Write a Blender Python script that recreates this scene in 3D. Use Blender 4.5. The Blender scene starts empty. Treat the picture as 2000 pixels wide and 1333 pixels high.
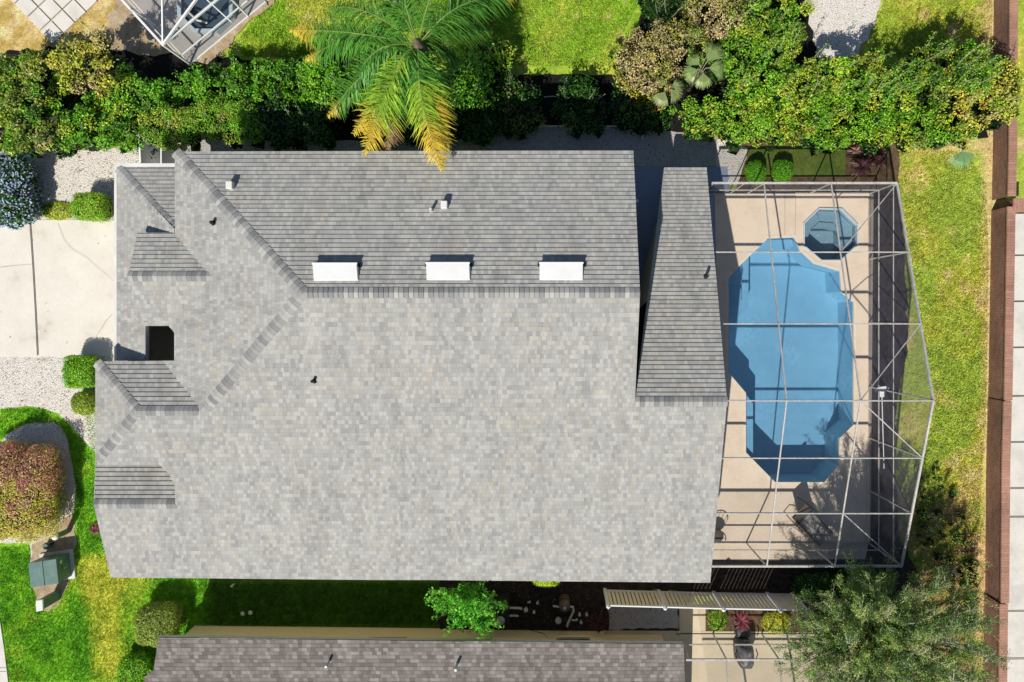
import bpy, math, random
import numpy as np
from mathutils import Vector, noise as mnoise
random.seed(7); rng = np.random.default_rng(7)
scene = bpy.context.scene
COL = scene.collection
# ------------------------------------------------------------------ camera calibration
H = 27.0; F = 1350.0; NX = 1067.0; NY = 620.0       # camera height, focal length and nadir (2000 px wide frame)
def P(px, py, z=0.0):
    d = H - z
    return Vector(((px-NX)/F*d, -(py-NY)/F*d, z))
class Plane:
    """z = c + a*x + b*y"""
    def __init__(s, a, b, p): s.a=a; s.b=b; s.c=p[2]-a*p[0]-b*p[1]
    def z(s, x, y): return s.c + s.a*x + s.b*y
    def hit(s, px, py):
        rx=(px-NX)/F; ry=-(py-NY)/F     # point = (rx*d, ry*d, H-d)
        d = (H - s.c)/(1 + s.a*rx + s.b*ry)
        return Vector((rx*d, ry*d, H-d))
# ------------------------------------------------------------------ tagging helpers
def tag(o, label=None, cat=None, group=None, kind=None):
    if label: o['label']=label
    if cat: o['category']=cat
    if group: o['group']=group
    if kind: o['kind']=kind
    return o
def thing(name, label, cat, loc=(0,0,0), group=None, rz=0.0):
    o=bpy.data.objects.new(name,None); COL.objects.link(o)
    o.empty_display_size=.2; o.location=loc; o.rotation_euler=(0,0,rz)
    return tag(o,label,cat,group)
class MB:
    """mesh builder in world coordinates"""
    def __init__(s): s.v=[]; s.f=[]; s.uv=[]; s.smooth=False
    def add(s, vs, fs, uvs=None):
        b=len(s.v); s.v.extend([tuple(v) for v in vs])
        for i,f in enumerate(fs):
            s.f.append(tuple(b+k for k in f))
            s.uv.append(uvs[i] if uvs else [(0,0)]*len(f))
    def quad(s,a,b,c,d,uv=None): s.add([a,b,c,d],[(0,1,2,3)],[uv] if uv else None)
    def box(s, c, sx, sy, sz, rz=0.0):
        """c = centre of the bottom"""
        co,si=math.cos(rz),math.sin(rz); vs=[]
        for z in (0,sz):
            for x,y in ((-sx/2,-sy/2),(sx/2,-sy/2),(sx/2,sy/2),(-sx/2,sy/2)):
                vs.append((c[0]+co*x-si*y, c[1]+si*x+co*y, c[2]+z))
        s.add(vs,[(3,2,1,0),(4,5,6,7),(0,1,5,4),(1,2,6,5),(2,3,7,6),(3,0,4,7)])
    def bar(s, a, b, w, h, up=(0,0,1)):
        a=Vector(a); b=Vector(b); d=(b-a)
        if d.length<1e-6: return
        d.normalize(); u=Vector(up)
        if abs(d.dot(u))>.98: u=Vector((0,1,0))
        r=d.cross(u).normalized(); q=r.cross(d).normalized()
        vs=[]
        for p in (a,b):
            for i,j in ((-1,-1),(1,-1),(1,1),(-1,1)): vs.append(p+r*(w/2*i)+q*(h/2*j))
        s.add(vs,[(0,1,2,3),(7,6,5,4),(0,4,5,1),(1,5,6,2),(2,6,7,3),(3,7,4,0)])
    def tube(s, pts, rad, n=8, cap=True):
        pts=[Vector(p) for p in pts]
        if not hasattr(rad,'__len__'): rad=[rad]*len(pts)
        b=len(s.v); prev=None
        for i,p in enumerate(pts):
            d=(pts[min(i+1,len(pts)-1)]-pts[max(i-1,0)])
            d=d.normalized() if d.length>1e-7 else Vector((0,0,1))
            if prev is None:
                u=Vector((0,0,1)) if abs(d.z)<.9 else Vector((1,0,0))
                r=d.cross(u).normalized()
            else:
                r=(prev-d*prev.dot(d)); r=r.normalized() if r.length>1e-6 else d.cross(Vector((1,0,0))).normalized()
            prev=r; q=d.cross(r)
            for k in range(n):
                t=2*math.pi*k/n; s.v.append(tuple(p+(r*math.cos(t)+q*math.sin(t))*rad[i]))
        for i in range(len(pts)-1):
            for k in range(n):
                k2=(k+1)%n
                s.f.append((b+i*n+k,b+i*n+k2,b+(i+1)*n+k2,b+(i+1)*n+k)); s.uv.append([(0,0)]*4)
        if cap:
            s.f.append(tuple(b+k for k in range(n))[::-1]); s.uv.append([(0,0)]*n)
            s.f.append(tuple(b+(len(pts)-1)*n+k for k in range(n))); s.uv.append([(0,0)]*n)
    def lathe(s, c, prof, n=20):
        b=len(s.v)
        for r,z in prof:
            for k in range(n):
                t=2*math.pi*k/n; s.v.append((c[0]+r*math.cos(t),c[1]+r*math.sin(t),c[2]+z))
        for i in range(len(prof)-1):
            for k in range(n):
                k2=(k+1)%n
                s.f.append((b+i*n+k,b+i*n+k2,b+(i+1)*n+k2,b+(i+1)*n+k)); s.uv.append([(0,0)]*4)
        s.f.append(tuple(b+(len(prof)-1)*n+k for k in range(n))); s.uv.append([(0,0)]*n)
    def prism(s, pts, z0, z1):
        n=len(pts); vs=[(p[0],p[1],z0) for p in pts]+[(p[0],p[1],z1) for p in pts]
        fs=[tuple(range(n))[::-1], tuple(range(n,2*n))]+[(i,(i+1)%n,n+(i+1)%n,n+i) for i in range(n)]
        s.add(vs,fs)
    def slab(s, pts, off):
        """pts 3-D polygon, off = Vector offset to the other side"""
        n=len(pts); vs=[tuple(p) for p in pts]+[tuple(Vector(p)+off) for p in pts]
        s.add(vs,[tuple(range(n)),tuple(range(n,2*n))[::-1]]+[((i+1)%n,i,n+i,n+(i+1)%n) for i in range(n)])
    def build(s, name, mat, parent=None, smooth=False, bevel=0.0):
        me=bpy.data.meshes.new(name); me.from_pydata(s.v,[],s.f)
        uvl=me.uv_layers.new(name='UVMap'); flat=[]
        for u in s.uv:
            for c in u: flat.extend(c)
        uvl.data.foreach_set('uv',flat)
        if mat: me.materials.append(mat)
        if smooth: me.polygons.foreach_set('use_smooth',[True]*len(me.polygons))
        me.update()
        o=bpy.data.objects.new(name,me); COL.objects.link(o)
        if parent:
            o.parent=parent
            # mesh is in world coords: put it back under the parent's base
            from mathutils import Matrix
            M=Matrix.Translation(parent.location) @ Matrix.Rotation(parent.rotation_euler[2],4,'Z')
            par=parent.parent
            Mw=M
            while par:
                Mw=Matrix.Translation(par.location) @ Matrix.Rotation(par.rotation_euler[2],4,'Z') @ Mw; par=par.parent
            me.transform(Mw.inverted())
        if bevel:
            m=o.modifiers.new('bevel','BEVEL'); m.width=bevel; m.segments=2; m.limit_method='ANGLE'
        return o
def recenter(o):
    """origin of a top level mesh to its base centre"""
    me=o.data; n=len(me.vertices); a=np.empty(n*3); me.vertices.foreach_get('co',a); a=a.reshape(-1,3)
    c=Vector((float((a[:,0].min()+a[:,0].max())/2),float((a[:,1].min()+a[:,1].max())/2),float(a[:,2].min())))
    a-=np.array(c); me.vertices.foreach_set('co',a.ravel()); me.update(); o.location=c
    return o
# ------------------------------------------------------------------ materials
def newmat(name):
    m=bpy.data.materials.new(name); m.use_nodes=True; nt=m.node_tree; nt.nodes.clear()
    out=nt.nodes.new('ShaderNodeOutputMaterial'); b=nt.nodes.new('ShaderNodeBsdfPrincipled')
    nt.links.new(b.outputs[0],out.inputs[0]); b.inputs['Specular IOR Level'].default_value=.25
    return m,nt,b,out
class NT:
    def __init__(s,nt): s.nt=nt
    def n(s,t,**k):
        x=s.nt.nodes.new(t)
        for a,b in k.items(): setattr(x,a,b)
        return x
    def l(s,a,b): s.nt.links.new(a,b)
    def math(s,op,a,b=None,c=None):
        x=s.n('ShaderNodeMath',operation=op)
        for i,v in enumerate((a,b,c)):
            if v is None: continue
            if isinstance(v,(int,float)): x.inputs[i].default_value=v
            else: s.l(v,x.inputs[i])
        return x.outputs[0]
    def mix(s,fac,a,b,mode='MIX'):
        x=s.n('ShaderNodeMix',data_type='RGBA',blend_type=mode)
        for i,v in ((0,fac),(6,a),(7,b)):
            if isinstance(v,(int,float)): x.inputs[i].default_value=v
            elif isinstance(v,(tuple,list)): x.inputs[i].default_value=(*v[:3],1)
            else: s.l(v,x.inputs[i])
        return x.outputs[2]
    def ramp(s,fac,stops,interp='LINEAR'):
        x=s.n('ShaderNodeValToRGB'); x.color_ramp.interpolation=interp
        e=x.color_ramp.elements
        while len(e)<len(stops): e.new(.5)
        for i,(p,c) in enumerate(stops):
            e[i].position=p; e[i].color=(*c[:3],1) if hasattr(c,'__len__') else (c,c,c,1)
        s.l(fac,x.inputs[0]); return x.outputs[0]
    def noise(s,vec,scale,detail=4,rough=.6):
        x=s.n('ShaderNodeTexNoise'); x.inputs['Scale'].default_value=scale
        x.inputs['Detail'].default_value=detail; x.inputs['Roughness'].default_value=rough
        s.l(vec,x.inputs['Vector']); return x.outputs[0]
    def bump(s,h,strength,dist,b):
        x=s.n('ShaderNodeBump'); x.inputs['Strength'].default_value=strength; x.inputs['Distance'].default_value=dist
        s.l(h,x.inputs['Height']); s.l(x.outputs[0],b.inputs['Normal'])
def pos(N): return N.n('ShaderNodeNewGeometry').outputs['Position']
def mat_noise(name, stops, scale=3.0, rough=.8, detail=8, fine=None, bump=0.0, bscale=30, metal=0.0, spec=.25, objc=False):
    m,nt,b,o=newmat(name); N=NT(nt)
    v=N.n('ShaderNodeTexCoord').outputs['Object'] if objc else pos(N)
    c=N.ramp(N.noise(v,scale,detail,.65),stops)
    if fine:
        fs,amt=fine
        f=N.noise(v,fs,3,.7); f=N.ramp(f,[(.3,1-amt),(.7,1+amt*.0+0.0 if False else 1.0)])
        c=N.mix(1.0,c,f,'MULTIPLY')
    N.l(c,b.inputs['Base Color']); b.inputs['Roughness'].default_value=rough; b.inputs['Metallic'].default_value=metal
    b.inputs['Specular IOR Level'].default_value=spec
    if bump: N.bump(N.noise(v,bscale,4,.7),bump,.02,b)
    return m
def sc(c,k): return tuple(x*k for x in c)
def two(c,k=.8,p=(.35,.65)): return [(p[0],sc(c,k)),(p[1],c)]
M={}
M['white_metal']=mat_noise('white_paint_metal',two((.78,.77,.74),.85),2,.45,fine=(30,.15))
M['cage_metal']=mat_noise('cage_aluminium',two((.62,.59,.55),.7),3,.4,fine=(12,.25))
M['fascia']=mat_noise('fascia_paint',two((.62,.61,.58),.85),2,.6)
M['stucco']=mat_noise('stucco_wall',two((.62,.55,.44),.9),3,.9,bump=.4,bscale=60)
M['stucco_yellow']=mat_noise('yellow_stucco_wall',two((.99,.80,.46),.97),3,.9,bump=.3,bscale=60)
M['dark']=mat_noise('dark_plastic',two((.03,.03,.035),.7),4,.5)
M['black_rubber']=mat_noise('vent_opening',two((.01,.01,.012),.7),4,.7)
M['vinyl']=mat_noise('beige_vinyl',two((.82,.74,.60),.9),3,.45)
M['vinyl_white']=mat_noise('white_vinyl',two((.8,.8,.8),.9),3,.45)
M['bark']=mat_noise('bark',[(.3,(.07,.05,.035)),(.7,(.22,.17,.12))],8,.9,bump=.6,bscale=40)
M['pale_bark']=mat_noise('pale_bark',[(.3,(.28,.25,.20)),(.7,(.66,.60,.52))],8,.9,bump=.5,bscale=40)
M['green_box']=mat_noise('green_painted_steel',[(.3,(.10,.18,.16)),(.7,(.17,.27,.24))],3,.45,fine=(25,.15))
M['green_plastic']=mat_noise('green_plastic',two((.17,.24,.19),.8),3,.5)
M['brown_plastic']=mat_noise('brown_plastic',two((.16,.11,.09),.8),6,.5)
M['pvc']=mat_noise('pvc_pipe',two((.72,.70,.63),.85),6,.4)
M['grey_cover']=mat_noise('grey_cover',[(.3,(.05,.055,.06)),(.55,(.12,.12,.125)),(.75,(.5,.48,.45))],5,.5,bump=.5,bscale=9)
M['sling']=mat_noise('brown_sling',two((.10,.08,.07),.7),8,.8)
M['sling_light']=mat_noise('grey_sling',two((.26,.24,.23),.8),8,.8)
M['plaster']=mat_noise('pool_plaster',[(.3,(.50,.64,.72)),(.7,(.60,.73,.80))],1.2,.6,bump=.05)
M['tile']=mat_noise('spa_tile',[(.3,(.40,.48,.52)),(.7,(.52,.60,.63))],14,.4,2)
M['coping']=mat_noise('pool_coping',two((.78,.66,.53),.88),4,.8,fine=(40,.15))
M['deck']=mat_noise('pool_deck_paint',[(.25,(.64,.51,.39)),(.5,(.74,.61,.48)),(.75,(.79,.66,.53))],1.1,.85,fine=(45,.2),bump=.15,bscale=50)
M['concrete']=mat_noise('driveway_concrete',[(.25,(.60,.54,.46)),(.42,(.74,.69,.61)),(.75,(.83,.78,.70))],.8,.9,fine=(35,.16),bump=.15,bscale=40)
M['patio']=mat_noise('patio_concrete',[(.25,(.58,.48,.34)),(.75,(.72,.61,.44))],1.2,.9,fine=(35,.16))
M['bright']=mat_noise('bright_white_paint',two((.80,.80,.79),.93),2,.4,fine=(30,.05))
M['walk']=mat_noise('walkway_concrete',[(.25,(.24,.30,.42)),(.75,(.33,.39,.52))],1,.9,fine=(30,.2))  # navy shade tint put into the concrete colour
M['sidewalk']=mat_noise('sidewalk_concrete',[(.25,(.52,.50,.46)),(.5,(.72,.68,.62)),(.75,(.80,.76,.70))],.9,.9,fine=(35,.18))
M['joint']=mat_noise('joint_dirt',two((.10,.08,.06),.6),10,.95)
M['crack']=mat_noise('crack_dirt',two((.42,.37,.30),.8),10,.95)
M['paver']=mat_noise('patio_paver',[(.25,(.60,.57,.52)),(.5,(.74,.70,.64)),(.75,(.80,.77,.71))],1.5,.9,fine=(30,.2))
M['dirt']=mat_noise('sandy_dirt',[(.25,(.30,.20,.11)),(.5,(.50,.38,.24)),(.75,(.66,.56,.42))],2.2,.95,fine=(22,.45),bump=.5,bscale=30)
M['mulch']=mat_noise('dark_mulch',[(.25,(.02,.015,.012)),(.5,(.055,.038,.03)),(.78,(.12,.09,.07))],7,.95,fine=(26,.6),bump=.8,bscale=28)
M['mulch_black']=mat_noise('black_mulch',[(.3,(.006,.006,.006)),(.6,(.018,.015,.013)),(.8,(.04,.033,.028))],7,.95,fine=(26,.6),bump=.8,bscale=28)  # mulch blackened so sunlit ground passes for shadow
M['mulch2']=mat_noise('brown_mulch',[(.25,(.06,.035,.02)),(.5,(.17,.11,.06)),(.78,(.32,.22,.13))],6,.95,fine=(26,.6),bump=.8,bscale=28)
M['soil_far']=mat_noise('far_grass',[(.3,(.08,.14,.02)),(.7,(.2,.24,.05))],.5,.95,fine=(8,.4))
def mat_gravel(name, base, dark, scale=30):
    m,nt,b,o=newmat(name); N=NT(nt); v=pos(N)
    vo=N.n('ShaderNodeTexVoronoi'); vo.inputs['Scale'].default_value=scale; N.l(v,vo.inputs['Vector'])
    bw=N.n('ShaderNodeRGBToBW'); N.l(vo.outputs['Color'],bw.inputs[0])
    c=N.ramp(bw.outputs[0],[(.08,dark),(.16,sc(base,.78)),(.5,base),(.9,sc(base,1.12))])
    c=N.mix(1.0,c,N.ramp(vo.outputs['Distance'],[(.4,1.0),(.9,.7)]),'MULTIPLY')
    c=N.mix(N.ramp(N.noise(v,1.1,6,.7),[(.54,0.0),(.78,.6)]),c,(.42,.31,.22))
    c=N.mix(N.ramp(N.noise(v,8,3,.7),[(.68,0.0),(.74,.75)]),c,(.10,.08,.07))
    N.l(c,b.inputs['Base Color']); b.inputs['Roughness'].default_value=.95
    N.bump(vo.outputs['Distance'],.9,-.03,b); return m
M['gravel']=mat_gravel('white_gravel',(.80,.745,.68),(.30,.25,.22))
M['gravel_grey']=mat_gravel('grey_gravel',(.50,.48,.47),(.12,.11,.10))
def mat_vcol(name, rough=.7, transl=0.0, spec=.2, fine=0.0, boost=1.0):
    m,nt,b,out=newmat(name); N=NT(nt)
    a=N.n('ShaderNodeVertexColor',layer_name='Col'); c=a.outputs[0]
    if fine:
        v=pos(N); f=N.ramp(N.noise(v,20,4,.8),[(.32,1-fine),(.66,1.2)]); c=N.mix(1.0,c,f,'MULTIPLY'); c=N.mix(1.0,c,N.ramp(N.noise(v,7,5,.75),[(.32,.66),(.66,1.18)]),'MULTIPLY')
        N.bump(N.noise(v,26,4,.7),.6,.03,b)
    N.l(c,b.inputs['Base Color']); b.inputs['Roughness'].default_value=rough; b.inputs['Specular IOR Level'].default_value=spec
    if transl:
        t=N.n('ShaderNodeBsdfTranslucent'); N.l(c,t.inputs[0]); mx=N.n('ShaderNodeMixShader'); mx.inputs[0].default_value=transl
        N.l(b.outputs[0],mx.inputs[1]); N.l(t.outputs[0],mx.inputs[2]); N.l(mx.outputs[0],out.inputs[0])
    return m
M['leaf']=mat_vcol('leaf',.42,.38,.4)
M['lawn']=mat_vcol('lawn_turf',.95,0,.05,fine=.6)
M['blade']=mat_vcol('grass_blade',.7,.3,.15)
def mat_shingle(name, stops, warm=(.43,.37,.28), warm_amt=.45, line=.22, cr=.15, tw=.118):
    """laminated asphalt shingles; UV in metres: u along the course, v up the slope"""
    m,nt,b,o=newmat(name); N=NT(nt)
    uv=N.n('ShaderNodeUVMap',uv_map='UVMap').outputs[0]; s=N.n('ShaderNodeSeparateXYZ'); N.l(uv,s.inputs[0])
    u,v=s.outputs[0],s.outputs[1]
    row=N.math('FLOOR',N.math('DIVIDE',v,cr)); fv=N.math('FRACT',N.math('DIVIDE',v,cr))
    wr=N.n('ShaderNodeTexWhiteNoise',noise_dimensions='1D'); N.l(row,wr.inputs['W'])
    uu=N.math('ADD',N.math('DIVIDE',u,tw),N.math('MULTIPLY',wr.outputs[0],17.3))
    # jitter the tab widths
    cmb=N.n('ShaderNodeCombineXYZ'); N.l(uu,cmb.inputs[0]); N.l(N.math('MULTIPLY',row,3.7),cmb.inputs[1])
    jn=N.noise(cmb.outputs[0],.9,1,.5); uj=N.math('ADD',uu,N.math('MULTIPLY',jn,1.3))
    col=N.math('FLOOR',uj); fu=N.math('FRACT',uj)
    c2=N.n('ShaderNodeCombineXYZ'); N.l(col,c2.inputs[0]); N.l(row,c2.inputs[1])
    w=N.n('ShaderNodeTexWhiteNoise',noise_dimensions='2D'); N.l(c2.outputs[0],w.inputs['Vector'])
    p=pos(N)
    big=N.noise(p,.45,5,.6)
    val=N.math('ADD',w.outputs[0],N.math('MULTIPLY',N.math('SUBTRACT',big,.5),.55))
    c=N.ramp(val,stops)
    sx=N.n('ShaderNodeSeparateColor'); N.l(w.outputs[1],sx.inputs[0])
    wf=N.math('MULTIPLY',N.math('GREATER_THAN',sx.outputs[1],.72),N.ramp(N.noise(p,.8,4,.6),[(.42,0.0),(.66,warm_amt)]))
    c=N.mix(wf,c,warm)
    # granules and weathering
    c=N.mix(1.0,c,N.ramp(N.noise(p,55,3,.8),[(.3,.80),(.7,1.1)]),'MULTIPLY')
    c=N.mix(1.0,c,N.ramp(N.noise(p,1.6,6,.7),[(.3,.9),(.7,1.06)]),'MULTIPLY')
    mp=N.n('ShaderNodeMapping'); mp.inputs['Scale'].default_value=(1.6,.22,1); N.l(uv,mp.inputs[0])
    c=N.mix(1.0,c,N.ramp(N.noise(mp.outputs[0],1.0,6,.7),[(.3,.86),(.5,1.0),(.72,1.07)]),'MULTIPLY')
    # gaps beside tabs and butt shadow painted as a dark line at each course edge
    gap=N.ramp(fu,[(0,.72),(.07,1.0),(.95,1.0),(1,.8)])
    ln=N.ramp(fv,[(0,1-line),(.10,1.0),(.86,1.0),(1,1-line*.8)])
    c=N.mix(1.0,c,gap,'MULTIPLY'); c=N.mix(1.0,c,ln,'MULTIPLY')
    N.l(c,b.inputs['Base Color']); b.inputs['Roughness'].default_value=.92; b.inputs['Specular IOR Level'].default_value=.1
    h=N.math('ADD',N.math('MULTIPLY',sx.outputs[0],.5),N.noise(p,70,2,.6))
    N.bump(h,.35,.01,b); return m
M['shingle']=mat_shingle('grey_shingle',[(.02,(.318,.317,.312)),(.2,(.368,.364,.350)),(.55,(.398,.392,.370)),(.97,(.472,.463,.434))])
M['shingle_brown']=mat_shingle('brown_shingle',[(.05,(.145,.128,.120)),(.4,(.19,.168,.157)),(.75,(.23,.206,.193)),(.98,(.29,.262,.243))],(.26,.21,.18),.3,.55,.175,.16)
def mat_cap(name, stops):
    m,nt,b,o=newmat(name); N=NT(nt)
    uv=N.n('ShaderNodeUVMap',uv_map='UVMap').outputs[0]; s=N.n('ShaderNodeSeparateXYZ'); N.l(uv,s.inputs[0])
    w=N.n('ShaderNodeTexWhiteNoise',noise_dimensions='1D'); N.l(N.math('FLOOR',s.outputs[0]),w.inputs['W'])
    c=N.ramp(w.outputs[0],stops)
    c=N.mix(1.0,c,N.ramp(N.noise(pos(N),55,3,.8),[(.3,.8),(.7,1.1)]),'MULTIPLY')
    fr=N.math('FRACT',s.outputs[0]); c=N.mix(1.0,c,N.ramp(fr,[(0,.5),(.14,1.0),(1,1.0)]),'MULTIPLY')
    N.l(c,b.inputs['Base Color']); b.inputs['Roughness'].default_value=.92; b.inputs['Specular IOR Level'].default_value=.1
    return m
M['cap']=mat_cap('ridge_cap_shingle',[(.1,(.24,.24,.242)),(.4,(.30,.298,.292)),(.7,(.36,.355,.34)),(.95,(.43,.425,.40))])
M['cap_brown']=mat_cap('brown_cap_shingle',[(.1,(.13,.11,.11)),(.5,(.24,.2,.2)),(.95,(.4,.35,.34))])
def mat_screen(name, opac, col=(.035,.035,.045)):
    m,nt,b,out=newmat(name); N=NT(nt)
    t=N.n('ShaderNodeBsdfTransparent'); d=N.n('ShaderNodeBsdfDiffuse'); 
    v=pos(N); c=N.ramp(N.noise(v,1.2,4,.6),[(.3,sc(col,.7)),(.7,sc(col,1.5))]); N.l(c,d.inputs[0])
    mx=N.n('ShaderNodeMixShader'); mx.inputs[0].default_value=opac
    N.l(t.outputs[0],mx.inputs[1]); N.l(d.outputs[0],mx.inputs[2]); N.l(mx.outputs[0],out.inputs[0]); return m
M['screen_roof']=mat_screen('insect_screen_roof',.06,(.10,.10,.11))
M['screen_wall']=mat_screen('insect_screen_wall',.48,(.12,.11,.135))
M['screen_wall_n']=mat_screen('insect_screen_north',.38,(.10,.095,.115))
M['screen_side']=mat_screen('insect_screen_side',.20,(.12,.11,.13))
M['screen_nb2']=mat_screen('neighbour_screen',.18,(.10,.10,.11))
def mat_water(name, tint, bump=.10):
    m,nt,b,out=newmat(name); N=NT(nt); v=pos(N)
    t=N.n('ShaderNodeBsdfTransparent'); t.inputs[0].default_value=(*tint,1)
    g=N.n('ShaderNodeBsdfGlossy'); g.inputs['Roughness'].default_value=.06
    fr=N.n('ShaderNodeFresnel'); fr.inputs['IOR'].default_value=1.33
    bp=N.n('ShaderNodeBump'); bp.inputs['Strength'].default_value=bump; bp.inputs['Distance'].default_value=.05
    msk=N.ramp(N.noise(v,.45,2,.5),[(.45,.25),(.7,1.0)])
    h=N.math('MULTIPLY',N.noise(v,7,3,.6),msk)
    N.l(h,bp.inputs['Height']); N.l(bp.outputs[0],fr.inputs['Normal']); N.l(bp.outputs[0],g.inputs['Normal'])
    tc=N.mix(N.ramp(h,[(.30,0.0),(.52,1.0)]),sc(tint,.93),tuple(min(1,x*1.06) for x in tint)); N.l(tc,t.inputs[0])
    mx=N.n('ShaderNodeMixShader'); N.l(fr.outputs[0],mx.inputs[0]); N.l(t.outputs[0],mx.inputs[1]); N.l(g.outputs[0],mx.inputs[2])
    N.l(mx.outputs[0],out.inputs[0]); return m
M['water']=mat_water('pool_water',(.53,.73,.865),.3)
M['spa_water']=mat_water('spa_water',(.62,.74,.82),.2)
M['dark_water']=mat_water('dark_spa_water',(.38,.46,.54),.2)
def mat_brick(name, c1, c2, mortar, bw=.21, rh=.075):
    m,nt,b,o=newmat(name); N=NT(nt)
    uv=N.n('ShaderNodeUVMap',uv_map='UVMap').outputs[0]
    t=N.n('ShaderNodeTexBrick'); N.l(uv,t.inputs['Vector'])
    t.inputs['Color1'].default_value=(*c1,1); t.inputs['Color2'].default_value=(*c2,1); t.inputs['Mortar'].default_value=(*mortar,1)
    t.inputs['Scale'].default_value=1; t.inputs['Mortar Size'].default_value=.008; t.inputs['Brick Width'].default_value=bw; t.inputs['Row Height'].default_value=rh
    v=pos(N); c=N.mix(1.0,t.outputs[0],N.ramp(N.noise(v,.7,6,.75),[(.3,.62),(.6,1.0),(.75,1.35)]),'MULTIPLY')
    c=N.mix(1.0,c,N.ramp(N.noise(v,14,4,.75),[(.3,.75),(.7,1.15)]),'MULTIPLY')
    N.l(c,b.inputs['Base Color']); b.inputs['Roughness'].default_value=.9
    N.bump(t.outputs['Fac'],.5,-.008,b); return m
M['brick']=mat_brick('brown_brick',(.31,.15,.11),(.22,.105,.08),(.38,.26,.21))
M['brick_cap']=mat_brick('brick_coping',(.50,.27,.19),(.42,.22,.155),(.32,.21,.16),.10,.5)
# ------------------------------------------------------------------ noise in numpy
_g=rng.random((256,256))
def vnoise(x,y,f,seed=0):
    x=np.asarray(x)*f+seed*17.13; y=np.asarray(y)*f+seed*7.77
    xi=np.floor(x).astype(int); yi=np.floor(y).astype(int); fx=x-xi; fy=y-yi
    fx=fx*fx*(3-2*fx); fy=fy*fy*(3-2*fy)
    a=_g[xi%256,yi%256]; b=_g[(xi+1)%256,yi%256]; c=_g[xi%256,(yi+1)%256]; d=_g[(xi+1)%256,(yi+1)%256]
    return (a*(1-fx)+b*fx)*(1-fy)+(c*(1-fx)+d*fx)*fy
def fbm(x,y,f,seed=0,o=4):
    s=0;a=.5
    for i in range(o): s=s+a*vnoise(x,y,f*2**i,seed+i); a*=.5
    return s/(1-.5**o)
def inpoly(px,py,poly):
    px=np.asarray(px,float); py=np.asarray(py,float); r=np.zeros(px.shape,bool); n=len(poly); j=n-1
    for i in range(n):
        xi,yi=poly[i]; xj,yj=poly[j]
        c=((yi>py)!=(yj>py)) & (px<(xj-xi)*(py-yi)/((yj-yi) if yj!=yi else 1e-9)+xi)
        r^=c; j=i
    return r
def fast_mesh(name, verts, nper, cols, mat, parent=None, smooth=False):
    """verts (n*nper,3) faces of nper verts each; cols (n*nper,3)"""
    n=len(verts)//nper; me=bpy.data.meshes.new(name)
    me.vertices.add(len(verts)); me.vertices.foreach_set('co',np.asarray(verts,np.float32).ravel())
    me.loops.add(len(verts)); me.loops.foreach_set('vertex_index',np.arange(len(verts),dtype=np.int32))
    me.polygons.add(n); me.polygons.foreach_set('loop_start',np.arange(0,len(verts),nper,dtype=np.int32))
    me.polygons.foreach_set('loop_total',np.full(n,nper,np.int32))
    me.update(calc_edges=True)
    at=me.color_attributes.new('Col','FLOAT_COLOR','POINT')
    c4=np.ones((len(verts),4),np.float32); c4[:,:3]=cols; at.data.foreach_set('color',c4.ravel())
    me.materials.append(mat)
    if smooth: me.polygons.foreach_set('use_smooth',np.ones(n,bool))
    o=bpy.data.objects.new(name,me); COL.objects.link(o)
    if parent:
        o.parent=parent; off=np.array(parent.location); par=parent.parent
        while par: off=off+np.array(par.location); par=par.parent
        from mathutils import Matrix
        me.transform(Matrix.Translation(Vector(off)*-1))
    return o
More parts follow.
